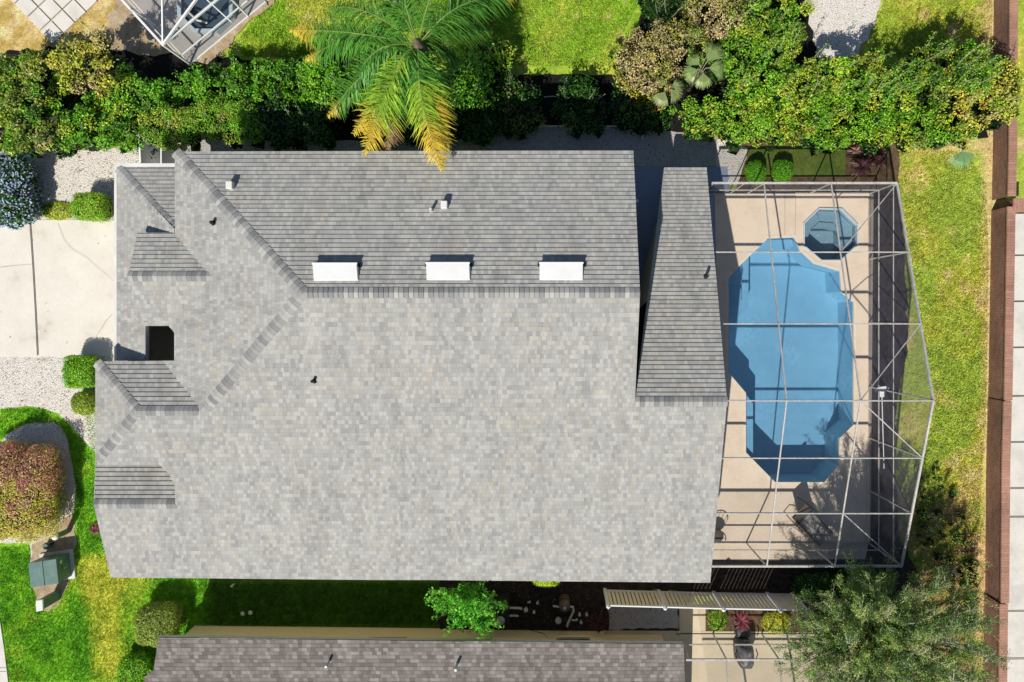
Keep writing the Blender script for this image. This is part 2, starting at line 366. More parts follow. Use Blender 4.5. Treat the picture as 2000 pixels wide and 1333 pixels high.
# ------------------------------------------------------------------ ground
def lawn_col(px,py):
    px=np.asarray(px,float); py=np.asarray(py,float)
    n1=fbm(px,py,1/90.,1); n2=fbm(px,py,1/28.,5); n3=fbm(px,py,1/7.,9,3)
    def lerp(a,b,t): t=np.clip(t,0,1)[:,None]; return a*(1-t)+b*t
    green=np.array((.11,.24,.016)); vivid=np.array((.085,.235,.016)); yel=np.array((.33,.35,.048)); tan=np.array((.52,.40,.19)); dry=np.array((.40,.30,.09)); soft=np.array((.27,.37,.05))
    c=np.tile(soft,(len(px),1))
    # right hand strip : yellow green with tan wear
    right=np.clip((px-1700)/60,0,1)
    cr=lerp(np.tile(soft,(len(px),1)),np.tile(yel*1.15,(len(px),1)),(n1-.47)*4)
    cr=lerp(cr,np.tile(tan,(len(px),1)),(n2*.6+n1*.4-.57)*5.0)
    cr=lerp(cr,np.tile(tan,(len(px),1)),np.clip((px-1912)/18,0,1)*np.clip((1960-px)/10,0,1)*.85)
    cr=lerp(cr,np.tile(tan,(len(px),1)),np.exp(-((py-283)/16.)**2)*.8)
    cr=lerp(cr,np.tile(np.array((.42,.29,.14)),(len(px),1)),np.clip((py-930)/90,0,1)*np.clip((n3*.5+n2*.5-.44)*9,0,1))
    c=lerp(c,cr,right)
    # top lawn
    top=np.clip((320-py)/40,0,1)*(1-right)
    ct=lerp(np.tile(np.array((.21,.36,.03)),(len(px),1)),np.tile(np.array((.36,.42,.06)),(len(px),1)),(n1-.45)*4)
    ct=lerp(ct,np.tile(tan*.9,(len(px),1)),(n2-.66)*4)
    c=lerp(c,ct,top)
    cd=lerp(np.tile(dry,(len(px),1)),np.tile(tan,(len(px),1)),(n2-.4)*4)
    c=lerp(c,cd,np.clip((300-px)/60,0,1)*np.clip((160-py)/50,0,1))
    # front yard at the bottom left
    left=np.clip((640-px)/60,0,1)*np.clip((py-700)/60,0,1)
    cl=lerp(np.tile(vivid*1.35,(len(px),1)),np.tile(green*1.7,(len(px),1)),(n2-.35)*3)
    stripe=np.exp(-((px-200-(py-1150)*.02)/38.)**4)*np.clip((py-1075)/50,0,1)
    patch=np.exp(-(((px-250)/120.)**2+((py-1125)/45.)**2))
    cl=lerp(cl,np.tile(yel*1.5,(len(px),1)),np.clip(stripe*.95+patch*.7+(n1-.62)*2,0,1)*(.6+.6*n3))
    c=lerp(c,cl,left)
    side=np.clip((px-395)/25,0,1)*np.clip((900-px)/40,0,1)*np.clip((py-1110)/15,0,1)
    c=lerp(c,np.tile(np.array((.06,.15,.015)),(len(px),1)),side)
    c*= (0.60+.80*n3)[:,None]
    c*= (0.85+.3*n2)[:,None]*1.5; c[:,0]*=1.05; c=np.clip(c,0,.8)
    return c
def make_lawn():
    x0,x1,y0,y1,st=-260,2260,-260,1600,6
    xs=np.arange(x0,x1,st); ys=np.arange(y0,y1,st); X,Y=np.meshgrid(xs,ys,indexing='ij')
    px=X.ravel(); py=Y.ravel(); n=len(px)
    v=np.zeros((n,3)); v[:,0]=(px-NX)/F*H; v[:,1]=-(py-NY)/F*H; v[:,2]=(fbm(px,py,1/40.,3)-.5)*.03
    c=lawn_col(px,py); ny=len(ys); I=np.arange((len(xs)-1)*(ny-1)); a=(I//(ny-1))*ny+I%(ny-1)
    fs=np.stack([a,a+1,a+ny+1,a+ny],1)[:,::-1]
    me=bpy.data.meshes.new('lawn'); me.vertices.add(n); me.vertices.foreach_set('co',v.astype(np.float32).ravel())
    me.loops.add(fs.size); me.loops.foreach_set('vertex_index',fs.astype(np.int32).ravel()); me.polygons.add(len(fs))
    me.polygons.foreach_set('loop_start',np.arange(0,fs.size,4,dtype=np.int32)); me.polygons.foreach_set('loop_total',np.full(len(fs),4,np.int32))
    me.update(calc_edges=True)
    at=me.color_attributes.new('Col','FLOAT_COLOR','POINT'); c4=np.ones((n,4),np.float32); c4[:,:3]=c; at.data.foreach_set('color',c4.ravel())
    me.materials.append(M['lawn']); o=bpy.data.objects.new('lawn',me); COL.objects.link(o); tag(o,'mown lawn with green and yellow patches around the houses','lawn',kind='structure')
make_lawn()
mb=MB(); a_,b_,c_,d_=6.0,12.9,-7.5,5.0      # opening for the pool shell
for x0,y0,x1,y1 in ((-400,-400,400,c_),(-400,d_,400,400),(-400,c_,a_,d_),(b_,c_,400,d_)): mb.quad((x0,y0,-.06),(x1,y0,-.06),(x1,y1,-.06),(x0,y1,-.06))
tag(mb.build('ground',M['soil_far']),'open grassy ground reaching beyond the lots','ground',kind='structure')
def rough_poly(poly, amp=3.0, step=14, seed=0):
    out=[]; r=random.Random(seed)
    for i in range(len(poly)):
        a=poly[i]; b=poly[(i+1)%len(poly)]; L=math.hypot(b[0]-a[0],b[1]-a[1]); k=max(1,int(L/step))
        for j in range(k):
            t=j/k; out.append((a[0]+(b[0]-a[0])*t+r.uniform(-amp,amp)*(1 if j else .4), a[1]+(b[1]-a[1])*t+r.uniform(-amp,amp)*(1 if j else .4)))
    return out
LV=[0.0]
def sheet(name, poly, mat, label, cat, z=None, rough=0, th=.0, kind='structure', seed=1, step=14):
    if rough: poly=rough_poly(poly,rough,step,seed)
    if z is None: LV[0]+=.004; z=.018+LV[0]
    mb=MB(); pts=[P(x,y,z) for x,y in poly]
    # image polygon clockwise in px = check orientation
    ar=sum(pts[i].x*pts[(i+1)%len(pts)].y-pts[(i+1)%len(pts)].x*pts[i].y for i in range(len(pts)))
    if ar<0: pts=pts[::-1]
    mb.slab([p for p in pts[::-1]],Vector((0,0,-max(th,.03))))
    o=mb.build(name,mat)
    # keep the faces pointing out
    import bmesh
    bm=bmesh.new(); bm.from_mesh(o.data); bmesh.ops.recalc_face_normals(bm,faces=bm.faces); bmesh.ops.triangulate(bm,faces=[f for f in bm.faces if len(f.verts)>4]); bm.to_mesh(o.data); bm.free()
    return tag(o,label,cat,kind=kind)
sheet('gravel_bed',[(-40,296),(40,291),(130,297),(200,292),(272,288),(330,300),(420,420),(400,520),(225,520),(225,440),(145,432),(80,430),(50,430),(0,447),(-40,460)],M['gravel'],'white gravel bed between the hedge and the driveway','gravel bed',rough=3)
sheet('gravel_bed',[(-40,690),(240,690),(300,800),(240,905),(193,900),(186,885),(170,868),(155,850),(133,826),(112,808),(85,797),(50,793),(0,799),(-40,800)],M['gravel'],'white gravel bed below the driveway and beside the clipped shrubs','gravel bed',rough=2)
sheet('gravel_bed',[(-40,880),(0,866),(14,850),(35,836),(70,825),(105,826),(122,836),(132,860),(140,900),(148,950),(146,985),(140,1005),(150,1060),(138,1085),(120,1100),(60,1100),(58,1060),(-40,1062)],M['gravel'],'curved gravel bed around the large red leaved shrub','gravel bed',rough=2.5)
sheet('soil_bed',[(62,1064),(98,1050),(112,1030),(140,1003),(149,1062),(138,1130),(118,1180),(96,1195),(75,1190),(60,1120)],M['dirt'],'sandy soil around the green utility cabinet','soil bed',rough=3)
sheet('driveway',[(-60,445),(0,446),(50,430),(300,430),(300,694),(-60,698)],M['concrete'],'pale concrete driveway leading to the garage','driveway',th=.05)
def strip(name, pts, w, mat, z, label, cat, taper=False):
    mb=MB(); W=[P(x,y,z) for x,y in pts]
    for i in range(len(W)-1):
        a,b=W[i],W[i+1]; d=(b-a).normalized(); n=Vector((-d.y,d.x,0))
        w0=w*(1-.6*i/len(W)) if taper else w; w1=w*(1-.6*(i+1)/len(W)) if taper else w
        mb.quad(a-n*w0/2,b-n*w1/2,b+n*w1/2,a+n*w0/2)
    return tag(mb.build(name,mat),label,cat,kind='structure')
sheet('entry_floor',[(229,600),(560,600),(560,800),(229,800)],M['walk'],'concrete entry floor seen through the roof opening','floor',th=.04)
strip('driveway_joint',[(58,431),(64,520),(69,610),(73,695)],.035,M['joint'],.075,'long dark joint running across the driveway slabs','joint')
strip('driveway_crack',[(112,437),(125,470),(140,487),(170,505),(195,528),(222,549)],.012,M['crack'],.074,'hairline crack wandering across the driveway toward the garage','crack',True)
strip('driveway_crack',[(218,615),(207,627),(196,645),(186,660)],.012,M['crack'],.074,'short hairline crack near the lower clipped shrub','crack',True)
strip('driveway_crack',[(0,523),(25,520),(62,517)],.012,M['crack'],.074,'hairline crack left of the driveway joint','crack',True)
sheet('sidewalk',[(-60,1150),(-4,1190),(2,1230),(8,1270),(17,1345),(20,1420),(-60,1420)],M['sidewalk'],'pale front sidewalk corner at the lower left','sidewalk',th=.04)
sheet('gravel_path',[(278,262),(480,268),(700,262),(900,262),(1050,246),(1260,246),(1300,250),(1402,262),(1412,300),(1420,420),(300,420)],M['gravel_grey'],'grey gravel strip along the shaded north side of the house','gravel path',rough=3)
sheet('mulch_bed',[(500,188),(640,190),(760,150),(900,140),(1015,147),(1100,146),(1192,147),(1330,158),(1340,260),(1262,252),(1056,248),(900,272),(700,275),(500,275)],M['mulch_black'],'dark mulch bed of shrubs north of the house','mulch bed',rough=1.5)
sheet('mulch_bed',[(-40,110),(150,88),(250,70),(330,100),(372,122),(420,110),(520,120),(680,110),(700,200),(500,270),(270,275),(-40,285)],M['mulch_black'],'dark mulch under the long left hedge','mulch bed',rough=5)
sheet('soil_bed',[(372,120),(500,-5),(520,-60),(560,-60),(535,5),(480,45),(452,88),(405,125)],M['dirt'],'sandy strip beside the neighbouring screened patio','soil bed',rough=4)
sheet('soil_bed',[(178,88),(205,60),(245,-60),(330,-60),(350,100),(300,110),(230,100)],M['dirt'],'bare sandy soil between pavers and the neighbouring screened patio','soil bed',rough=5)
# planting bed north of the pool cage
sheet('gravel_bed',[(1400,264),(1475,276),(1470,300),(1450,330),(1440,362),(1400,362)],M['gravel'],'pale gravel beside the pool cage north wall','gravel bed',rough=3)
sheet('planting_bed',[(1395,262),(1560,276),(1750,281),(1756,300),(1756,380),(1436,380),(1450,330),(1470,290),(1440,282)],M['mulch2'],'brown planting bed along the north wall of the pool cage','planting bed',rough=2)
sheet('turf_patch',[(1462,286),(1600,284),(1655,288),(1652,345),(1560,346),(1452,345)],M['soil_far'],'thin grass inside the planting bed north of the pool cage','turf',rough=4)
sheet('walkway',[(1236,326),(1421,326),(1424,380),(1424,800),(1236,800)],M['walk'],'concrete walkway between the roof wings and the pool cage','walkway',th=.05)
sheet('mulch_bed',[(1700,372),(1756,372),(1768,500),(1772,640),(1770,700),(1752,783),(1745,900),(1752,1010),(1760,1080),(1700,1100)],M['mulch'],'dark mulch strip along the east wall of the pool cage','mulch bed',rough=4)
sheet('mulch_bed',[(1130,1085),(1700,1060),(1760,1060),(1800,1140),(1700,1260),(1560,1180),(1250,1150),(1180,1165),(1000,1170),(960,1130)],M['mulch'],'dark leafy ground south of the pool cage','mulch bed',rough=4)
sheet('mulch_bed',[(860,1130),(1130,1120),(1240,1150),(1325,1180),(1325,1240),(1000,1240),(860,1235)],M['mulch'],'brown earth around the pool equipment','mulch bed',rough=4)
sheet('gravel_bed',[(1186,1186),(1325,1182),(1325,1228),(1190,1230)],M['gravel_grey'],'grey gravel patch below the slatted fence','gravel bed',rough=3)
sheet('mulch_bed',[(1378,1180),(1560,1182),(1600,1240),(1378,1238)],M['mulch2'],'planting bed between the slatted fence and the neighbouring patio','mulch bed',rough=3)
sheet('stepping_slab',[(1327,1187),(1378,1187),(1378,1236),(1327,1236)],M['patio'],'square beige concrete slab below the slatted fence','slab',th=.04)
sheet('dark_paving',[(1178,1231),(1274,1232),(1284,1262),(1178,1262)],M['dark'],'dark shaded paving beside the corner of the yellow wall','paving',z=.085)  # dark sheet stands in for roof shade on the patio
sheet('dark_paving',[(1302,1232),(1330,1232),(1345,1262),(1312,1262)],M['dark'],'small dark paving strip left of the neighbouring screen frame','paving',z=.085)  # second dark sheet painting the roof shade
sheet('neighbour_patio',[(1178,1232),(1760,1236),(1780,1420),(1178,1420)],M['patio'],'beige concrete patio beside the brown roofed house','patio',th=.05)
sheet('gravel_bed',[(1560,-60),(1720,-60),(1722,10),(1700,60),(1668,118),(1600,130),(1575,80)],M['gravel'],'pale gravel patch above the right hand hedge','gravel bed',rough=4)
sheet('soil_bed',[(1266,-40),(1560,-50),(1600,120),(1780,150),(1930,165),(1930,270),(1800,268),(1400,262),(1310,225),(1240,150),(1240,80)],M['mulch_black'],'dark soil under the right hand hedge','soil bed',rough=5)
sheet('sidewalk',[(1982,418),(2120,418),(2120,1500),(1955,1500),(1972,900)],M['sidewalk'],'pale public sidewalk outside the brick wall','sidewalk',th=.04)
for i,yy in enumerate((500,590,680,775,865,955,1011,1195,1288)):
    strip('sidewalk_joint',[(1960,yy),(2115,yy-2)],.03,M['joint'],.16,'expansion joint across the public sidewalk beyond the brick wall','joint')['group']='joints across the public sidewalk'
strip('sidewalk_joint',[(-60,1312),(12,1312)],.02,M['joint'],.16,'expansion joint in the front sidewalk corner','joint')
# diagonal paver patio (individual slabs) at the top left
def pavers():
    t=thing('paver_patio','patio of large pale square pavers laid diagonally at top left','patio',P(110,10,0))
    d=Vector((1,-.86,0)); 
    ox,oy=105,88; ux,uy=22,-21; vx,vy=-25,-26     # px steps
    for i in range(-1,6):
        for j in range(0,9):
            a=(ox+ux*i+vx*j, oy+uy*i+vy*j)
            if i==-1 and j>0: continue
            if i==5 and j%3==1: continue
            mb=MB(); e=.04
            if i==-1: continue
            q=[(a[0]+ux*e+vx*e,a[1]+uy*e+vy*e),(a[0]+ux*(1-e)+vx*e,a[1]+uy*(1-e)+vy*e),(a[0]+ux*(1-e)+vx*(1-e),a[1]+uy*(1-e)+vy*(1-e)),(a[0]+ux*e+vx*(1-e),a[1]+uy*e+vy*(1-e))]
            pts=[P(x,y,0) for x,y in q]; mb.prism(pts,.02,.075+random.uniform(-.006,.006))
            mb.build('paver',M['paver'],t)
pavers()
# ------------------------------------------------------------------ roofs
Z=Vector((0,0,1))
def clip(poly, v0, keep_above):
    out=[]
    for i in range(len(poly)):
        a=poly[i]; b=poly[(i+1)%len(poly)]
        ia=(a[1]>=v0) if keep_above else (a[1]<=v0); ib=(b[1]>=v0) if keep_above else (b[1]<=v0)
        if ia: out.append(a)
        if ia!=ib:
            t=(v0-a[1])/(b[1]-a[1]); out.append((a[0]+(b[0]-a[0])*t,v0))
    return out
CR=.15
def shingle_poly(mb, pts, pl, thick=.024):
    n=Vector((-pl.a,-pl.b,1)).normalized(); up=Vector((pl.a,pl.b,pl.a**2+pl.b**2)).normalized()  # upslope
    u=up.cross(n).normalized(); O=Vector((0,0,pl.c))
    uv=[((Vector(p)-O).dot(u),(Vector(p)-O).dot(up)) for p in pts]
    ar=sum(uv[i][0]*uv[(i+1)%len(uv)][1]-uv[(i+1)%len(uv)][0]*uv[i][1] for i in range(len(uv)))
    if ar<0: uv=uv[::-1]
    v0=min(q[1] for q in uv); v1=max(q[1] for q in uv)
    for k in range(int(math.floor(v0/CR)),int(math.ceil(v1/CR))):
        a=clip(clip(uv,k*CR,True),(k+1)*CR,False) if True else None
        if len(a)<3: continue
        w=abs(sum(a[i][0]*a[(i+1)%len(a)][1]-a[(i+1)%len(a)][0]*a[i][1] for i in range(len(a))))
        if w<1e-5: continue
        vs=[O+u*q[0]+up*q[1]+n*(thick*(1-(q[1]/CR-k))) for q in a]
        mb.add(vs,[tuple(range(len(a)))],[[(q[0],q[1]) for q in a]])
        # butt edge of the course
        for i in range(len(a)):
            p,q=a[i],a[(i+1)%len(a)]
            if abs(p[1]-k*CR)<1e-6 and abs(q[1]-k*CR)<1e-6 and abs(p[0]-q[0])>1e-4:
                P0=O+u*p[0]+up*p[1]; Q0=O+u*q[0]+up*q[1]
                mb.quad(P0-n*.004,Q0-n*.004,Q0+n*thick,P0+n*thick,[(p[0],p[1]+.002)]*2+[(q[0],p[1]+.01)]*2)
ROOFS=[]     # (plane, xy polygon)  for wall tops
def roof_face(shm, fam, img, pl, th=.16, reg=True):
    pts=[pl.hit(x,y) for x,y in img]
    shingle_poly(shm,pts,pl)
    n=Vector((-pl.a,-pl.b,1)).normalized()
    low=[Vector(p)-n*.012 for p in pts]
    fam.slab(low, Z*-th)
    if reg: ROOFS.append((pl,[(p.x,p.y) for p in pts]))
    return pts
def caps(mb, a, b, nl, nr, w=.17, e=.15, lift=.018):
    """overlapping bent cap shingles from a to b; nl, nr = down-slope directions on the two sides"""
    a=Vector(a); b=Vector(b); L=(b-a).length; d=(b-a)/L; k=max(1,int(round(L/e))); rr=random.randint(0,500)
    for i in range(k):
        p0=a+d*(L*i/k); p1=a+d*(L*(i+1)/k+.02); h0=lift+.026; h1=lift+.006
        for s,nv in ((-1,nl),(1,nr)):
            nv=Vector(nv).normalized()
            q=[p0+Z*h0,p0+nv*w*.45+Z*h0*.98,p0+nv*w+Z*h0*.75,p1+nv*w+Z*h1*.75,p1+nv*w*.45+Z*h1*.98,p1+Z*h1]
            u=[(rr+i+.01,0)]*3+[(rr+i+.99,0)]*3
            mb.add(q,[(0,1,4,5),(1,2,3,4)],[[u[0],u[1],u[4],u[5]],[u[1],u[2],u[3],u[4]]])
            # front edge of the cap
            f=[p0+Z*(lift-.012),p0+nv*w+Z*(lift*.6-.012),p0+nv*w+Z*h0*.75,p0+nv*w*.45+Z*h0*.98,p0+Z*h0]
            mb.add(f,[(0,1,2,3,4)],[[(rr+i+.01,0)]*5])
            g=[p0+nv*w+Z*h0*.75,p1+nv*w+Z*h1*.75,p1+nv*w-Z*.01,p0+nv*w-Z*.01]
            mb.add(g,[(0,1,2,3)],[[(rr+i+.5,0)]*4])
def dn(pl): return Vector((-pl.a,-pl.b,-(pl.a**2+pl.b**2))).normalized()
K=.345
zr=6.27
apex=P(592,572,zr)
PN=Plane(0,-.351,apex); PS=Plane(0,.332,apex); PW=Plane(.341,0,apex)
r785=PS.hit(1420,785); PR=Plane(0,-.363,r785)
n2r=PS.hit(385,803); PN2=Plane(0,-K,n2r); PW2=Plane(K,0,PS.hit(268,803))
g3=PS.hit(300,985); PN3=Plane(0,-K,g3)
g1=PW.hit(412,540); PG1N=Plane(0,-K,g1); PG1S=Plane(0,K,g1)
c0=PW.hit(230,327); PNG=Plane(0,-K,c0)
house=thing('main_house','large single storey house with light grey shingle hip roof in the centre','house',P(800,690,0))
sh=MB(); fa=MB()
roof_face(sh,fa,[(342,297),(1237,295),(1250,572),(592,572)],PN)
for poly in ([(592,572),(1250,572),(1240,785),(410,785)],[(410,785),(1420,785),(1418.3,803),(388,803)],
             [(268,803),(1418.3,803),(1408.5,908),(190,908),(190,900)],[(312,908),(1408.5,908),(1401.3,985),(343,985),(341,945),(330,926)],
             [(183,985),(1401.3,985),(1387,1138),(217,1128)]):
    roof_face(sh,fa,poly,PS)
for poly in ([(342,297),(592,572),(342,572)],[(228,327),(341,447),(342,572),(228,572)],[(228,572),(592,572),(536.5,637),(228,637)],
             [(330,637),(536.5,637),(478.5,705),(341,705),(341,650)],[(228,637),(285,637),(285,705),(228,705)],[(318,705),(478.5,705),(400,797),(388,803)]):
    roof_face(sh,fa,poly,PW)
roof_face(sh,fa,[(228,327),(342,328),(342,449)],PNG)
roof_face(sh,fa,[(187,707),(346,705),(396,803),(268,803)],PN2)
roof_face(sh,fa,[(187,707),(268,803),(190,900),(187,905)],PW2)
roof_face(sh,fa,[(187,905),(346,905),(346,985),(183,985)],PN3)
roof_face(sh,fa,[(268,455),(348,455),(416,540),(250,540)],PG1N)
roof_face(sh,fa,[(250,540),(416,540),(360,628),(268,626)],PG1S)
roof_face(sh,fa,[(1298,327),(1380,327),(1420,785),(1240,785)],PR)
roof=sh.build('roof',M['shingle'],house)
fa.build('fascia',M['fascia'],house)
dN,dS,dW=dn(PN),dn(PS),dn(PW)
def hipdirs(p0,p1,pa,pb):
    d=(p1-p0).normalized(); out=[]
    for pl in (pa,pb):
        n=Vector((-pl.a,-pl.b,1)).normalized(); t=d.cross(n).normalized()
        # choose the one pointing down the plane, away from the line
        if t.dot(dn(pl))<0: t=-t
        out.append(t)
    return out
def ridge(pa,pb,i0,i1,w=.17,name='ridge_cap',mat='cap',par=None):
    a=pa.hit(*i0); b=pa.hit(*i1); l,r=hipdirs(a,b,pa,pb); mb=MB(); caps(mb,a,b,l,r,w); return mb.build(name,M[mat],par or roof)
ridge(PN,PS,(1250,572),(592,572)); ridge(PN,PW,(342,297),(592,572),.19); ridge(PS,PW,(402,797),(590,574),.19)
ridge(PNG,PW,(230,329),(341,448)); ridge(PG1N,PG1S,(250,540),(412,540)); ridge(PN2,PS,(268,803),(386,803))
ridge(PN2,PW2,(188,708),(268,803)); ridge(PS,PW2,(191,899),(268,803)); ridge(PN3,PS,(184,985),(343,985)); ridge(PR,PS,(1240,785),(1420,785))
# walls below
def roofz(x,y):
    best=None
    for pl,poly in ROOFS:
        if bool(inpoly(np.array([x]),np.array([y]),poly)[0]):
            z=pl.z(x,y); best=z if best is None else max(best,z)
    return best
def wall_loop(pts, mat, parent, name='wall', default=2.4, drop=.2):
    mb=MB()
    for i in range(len(pts)):
        a=Vector((*pts[i],0)); b=Vector((*pts[(i+1)%len(pts)],0)); k=max(1,int((b-a).length/.25)); prev=None
        for j in range(k+1):
            p=a+(b-a)*(j/k); z=roofz(p.x,p.y); z=(z if z else default)-drop
            if prev is not None: mb.quad((prev[0],prev[1],0),(p.x,p.y,0),(p.x,p.y,z),(prev[0],prev[1],prev[2]))
            prev=(p.x,p.y,z)
    return mb.build(name,mat,parent)
def W2(pl,x,y,dx=0,dy=0):
    p=pl.hit(x,y); return (p.x+dx,p.y+dy)
o=.45
gx=PW.hit(228,500).x; mx=PN.hit(342,297).x; ex=PN.hit(1237,295).x; rx=PR.hit(1380,327).x
yn=PN.hit(342,297).y; ys=PS.hit(800,1133).y; yr=PR.hit(1380,327).y; yg=PNG.hit(228,327).y
x2=PW2.hit(187,800).x; y2=PN2.hit(200,707).y; xl=PS.hit(217,1128).x
y785=r785.y; xr0=PR.hit(1298,327).x
wall_loop([(mx+o,yn-o),(ex-.3,yn-o),(ex-.3,y785+.1),(xr0+.4,yr-o),(rx-.35,yr-o),(rx-.35,ys+.6),(xl+.5,ys+.6),(xl+.5,y2-o),(gx+o,y2-o),(gx+o,yg-o),(mx+o,yg-o)],M['stucco'],house,default=2.6)
# gutter on the garage eave
mb=MB(); a=PNG.hit(226,325)+Vector((0,.03,-.03)); b=PNG.hit(342,325)+Vector((0,.03,-.03)); mb.bar(a,b,.12,.11)
a=PW.hit(227,325)+Vector((-.02,0,-.04)); b=PW.hit(227,705)+Vector((-.02,0,-.04)); mb.bar(a,b,.08,.11); mb.build('gutter',M['white_metal'],house)
p=P(1245,393,2.4); mb=MB(); mb.bar(p,p-Z*2.3,.09,.07); mb.bar(p+Vector((-.25,0,.25)),p,.09,.07); mb.build('downspout',M['white_metal'],house)
# off-ridge vents (long white hoods)
def hood(cx0,cx1,y0,y1):
    a=PN.hit(cx0,y0); b=PN.hit(cx1,y0); c=PN.hit(cx1,y1); d=PN.hit(cx0,y1)   # y0 = down-slope (north) edge
    n=Vector((0,.351,1)).normalized(); h0=.21; h1=.06; mb=MB()
    low=[d,c,b,a]
    top=[d+n*h1+Vector((0.02,0,0)),c+n*h1-Vector((0.02,0,0)),b+n*h0-Vector((0.02,0,0)),a+n*h0+Vector((0.02,0,0))]
    mb.add(low+top,[(0,1,2,3)[::-1],(4,5,6,7),(0,1,5,4),(1,2,6,5),(2,3,7,6),(3,0,4,7)])
    # folded lip and the centre crease
    mb.bar(a+n*(h0-.015)+Vector((.0,.03,0)),b+n*(h0-.015)+Vector((0,.03,0)),.06,.03)
    v=mb.build('roof_vent',M['bright'],house,bevel=.008)
    s=MB(); s.slab([a+n*.01+Vector((-.04,.10,0)),b+n*.01+Vector((.09,.10,0)),b+n*.01+Vector((.09,-.02,0)),a+n*.01+Vector((-.04,-.02,0))],n*.025)  # black strip paints the hood's shadow on the shingles
    s.build('vent_opening',M['black_rubber'],v)
hood(613,701,522,549); hood(833,919,521,548); hood(1053,1139,521,548)
def pipe(px,py,pl,r=.05,h=.28,mat='pvc',box=False,par=None):
    p=pl.hit(px,py); mb=MB()
    if box:
        mb.box(p-Z*.03,.2,.24,.26); v=mb.build('roof_vent',M['white_metal'],par or house,bevel=.02)
    else:
        mb.tube([p-Z*.05,p+Z*h],r,10); mb.lathe(p-Z*.03,[(r*2.0,0),(r*1.5,.05),(r*1.1,.09)],12); v=mb.build('vent_pipe',M[mat],par or house)
pipe(453,364,PN,box=True); pipe(869,402,PN,box=True)
pipe(843,412,PN,mat='fascia'); pipe(418,436,PW,.055,.2,'black_rubber'); pipe(614,744,PS,.05,.22,'black_rubber'); pipe(1378,541,PR,.05,.3,'dark')
# ------------------------------------------------------------------ the neighbouring brown house
nh=thing('neighbour_house','neighbouring house with brown shingle roof and yellow wall along the bottom edge','house',P(820,1450,0))
sh=MB(); fa=MB(); e0=P(800,1251,2.5); QN=Plane(0,.345,e0)
rz_=QN.hit(800,1560); QS=Plane(0,-.345,rz_)
roof_face(sh,fa,[(310,1245),(1335,1258),(1347,1560),(262,1560),(283,1322),(300,1310)],QN)
roof_face(sh,fa,[(262,1560),(1347,1560),(1338,1840),(290,1840)],QS)
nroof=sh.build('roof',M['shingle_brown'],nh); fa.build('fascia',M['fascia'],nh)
ridge(QN,QS,(262,1560),(1347,1560),mat='cap_brown',par=nroof)
w0=P(381,1222,0); w1=P(1178,1231,0); w2=(P(1178,1231,0).x, e0.y-.9)
rxe=QN.hit(1335,1258).x-.4
wall_loop([(w0.x,w0.y),(w1.x,w1.y),(w1.x,w2[1]),(rxe,w2[1]),(rxe,QS.hit(1338,1840).y+.5),(w0.x,QS.hit(1338,1840).y+.5)],M['stucco_yellow'],nh,default=2.5)
# window sills / shutters on the yellow wall
for a,b in ((735,805),(1085,1150)):
    p=P(a,1225,0); q=P(b,1226,0); mb=MB(); mb.box(((p.x+q.x)/2,p.y+.05,1.0),abs(q.x-p.x),.12,.07); f=mb.build('window_sill',M['stucco_yellow'],nh)
    mb=MB(); mb.box(((p.x+q.x)/2,p.y+.012,1.07),abs(q.x-p.x)*.92,.03,1.0); mb.build('window',M['dark'],nh)
pipe(644,1291,QN,.045,.45,'pvc',par=nh); pipe(893,1296,QN,.05,.5,'pvc',par=nh)
# ------------------------------------------------------------------ pool, spa, deck
DZ=.10   # top of deck
pool=[(1423,545),(1442,522),(1470,495),(1500,466),(1552,464),(1563,490),(1590,515),(1640,530),(1643,570),(1667,590),(1667,830),(1640,856),(1638,910),(1610,942),(1514,942),(1457,884),(1457,768),(1423,728)]
spa=[(1571,437),(1600,409),(1643,410),(1673,440),(1673,478),(1641,508),(1604,508),(1571,480)]
deckp=[(1396,379),(1705,379),(1704,500),(1700,700),(1699,900),(1696,1060),(1690,1093),(1380,1093),(1390,1000),(1404,800)]
import bmesh
def poly_with_holes(name, outer, holes, z, th, mat):
    """flat sheet with holes, made with bmesh triangle_fill, then given side walls"""
    bm=bmesh.new(); edges=[]
    for loop in [outer]+holes:
        vs=[bm.verts.new(P(x,y,z)) for x,y in loop]
        for i in range(len(vs)): edges.append(bm.edges.new((vs[i],vs[(i+1)%len(vs)])))
    bmesh.ops.triangle_fill(bm,use_beauty=True,edges=edges,normal=(0,0,1))
    # drop faces that fell inside a hole
    for f in list(bm.faces):
        c=f.calc_center_median(); q=((c.x/(H-z))*F+NX, -(c.y/(H-z))*F+NY)
        if any(bool(inpoly(np.array([q[0]]),np.array([q[1]]),h)[0]) for h in holes): bm.faces.remove(f)
    bmesh.ops.recalc_face_normals(bm,faces=bm.faces)
    for f in bm.faces:
        if abs(f.normal.z)>.9 and f.normal.z<0: bmesh.ops.reverse_faces(bm,faces=[f])
    me=bpy.data.meshes.new(name); bm.to_mesh(me); bm.free(); me.materials.append(mat)
    o=bpy.data.objects.new(name,me); COL.objects.link(o); return o
tag(poly_with_holes('pool_deck',deckp,[pool,spa],DZ,.0,M['deck']),'beige painted pool deck inside the screened cage','pool deck',kind='structure')
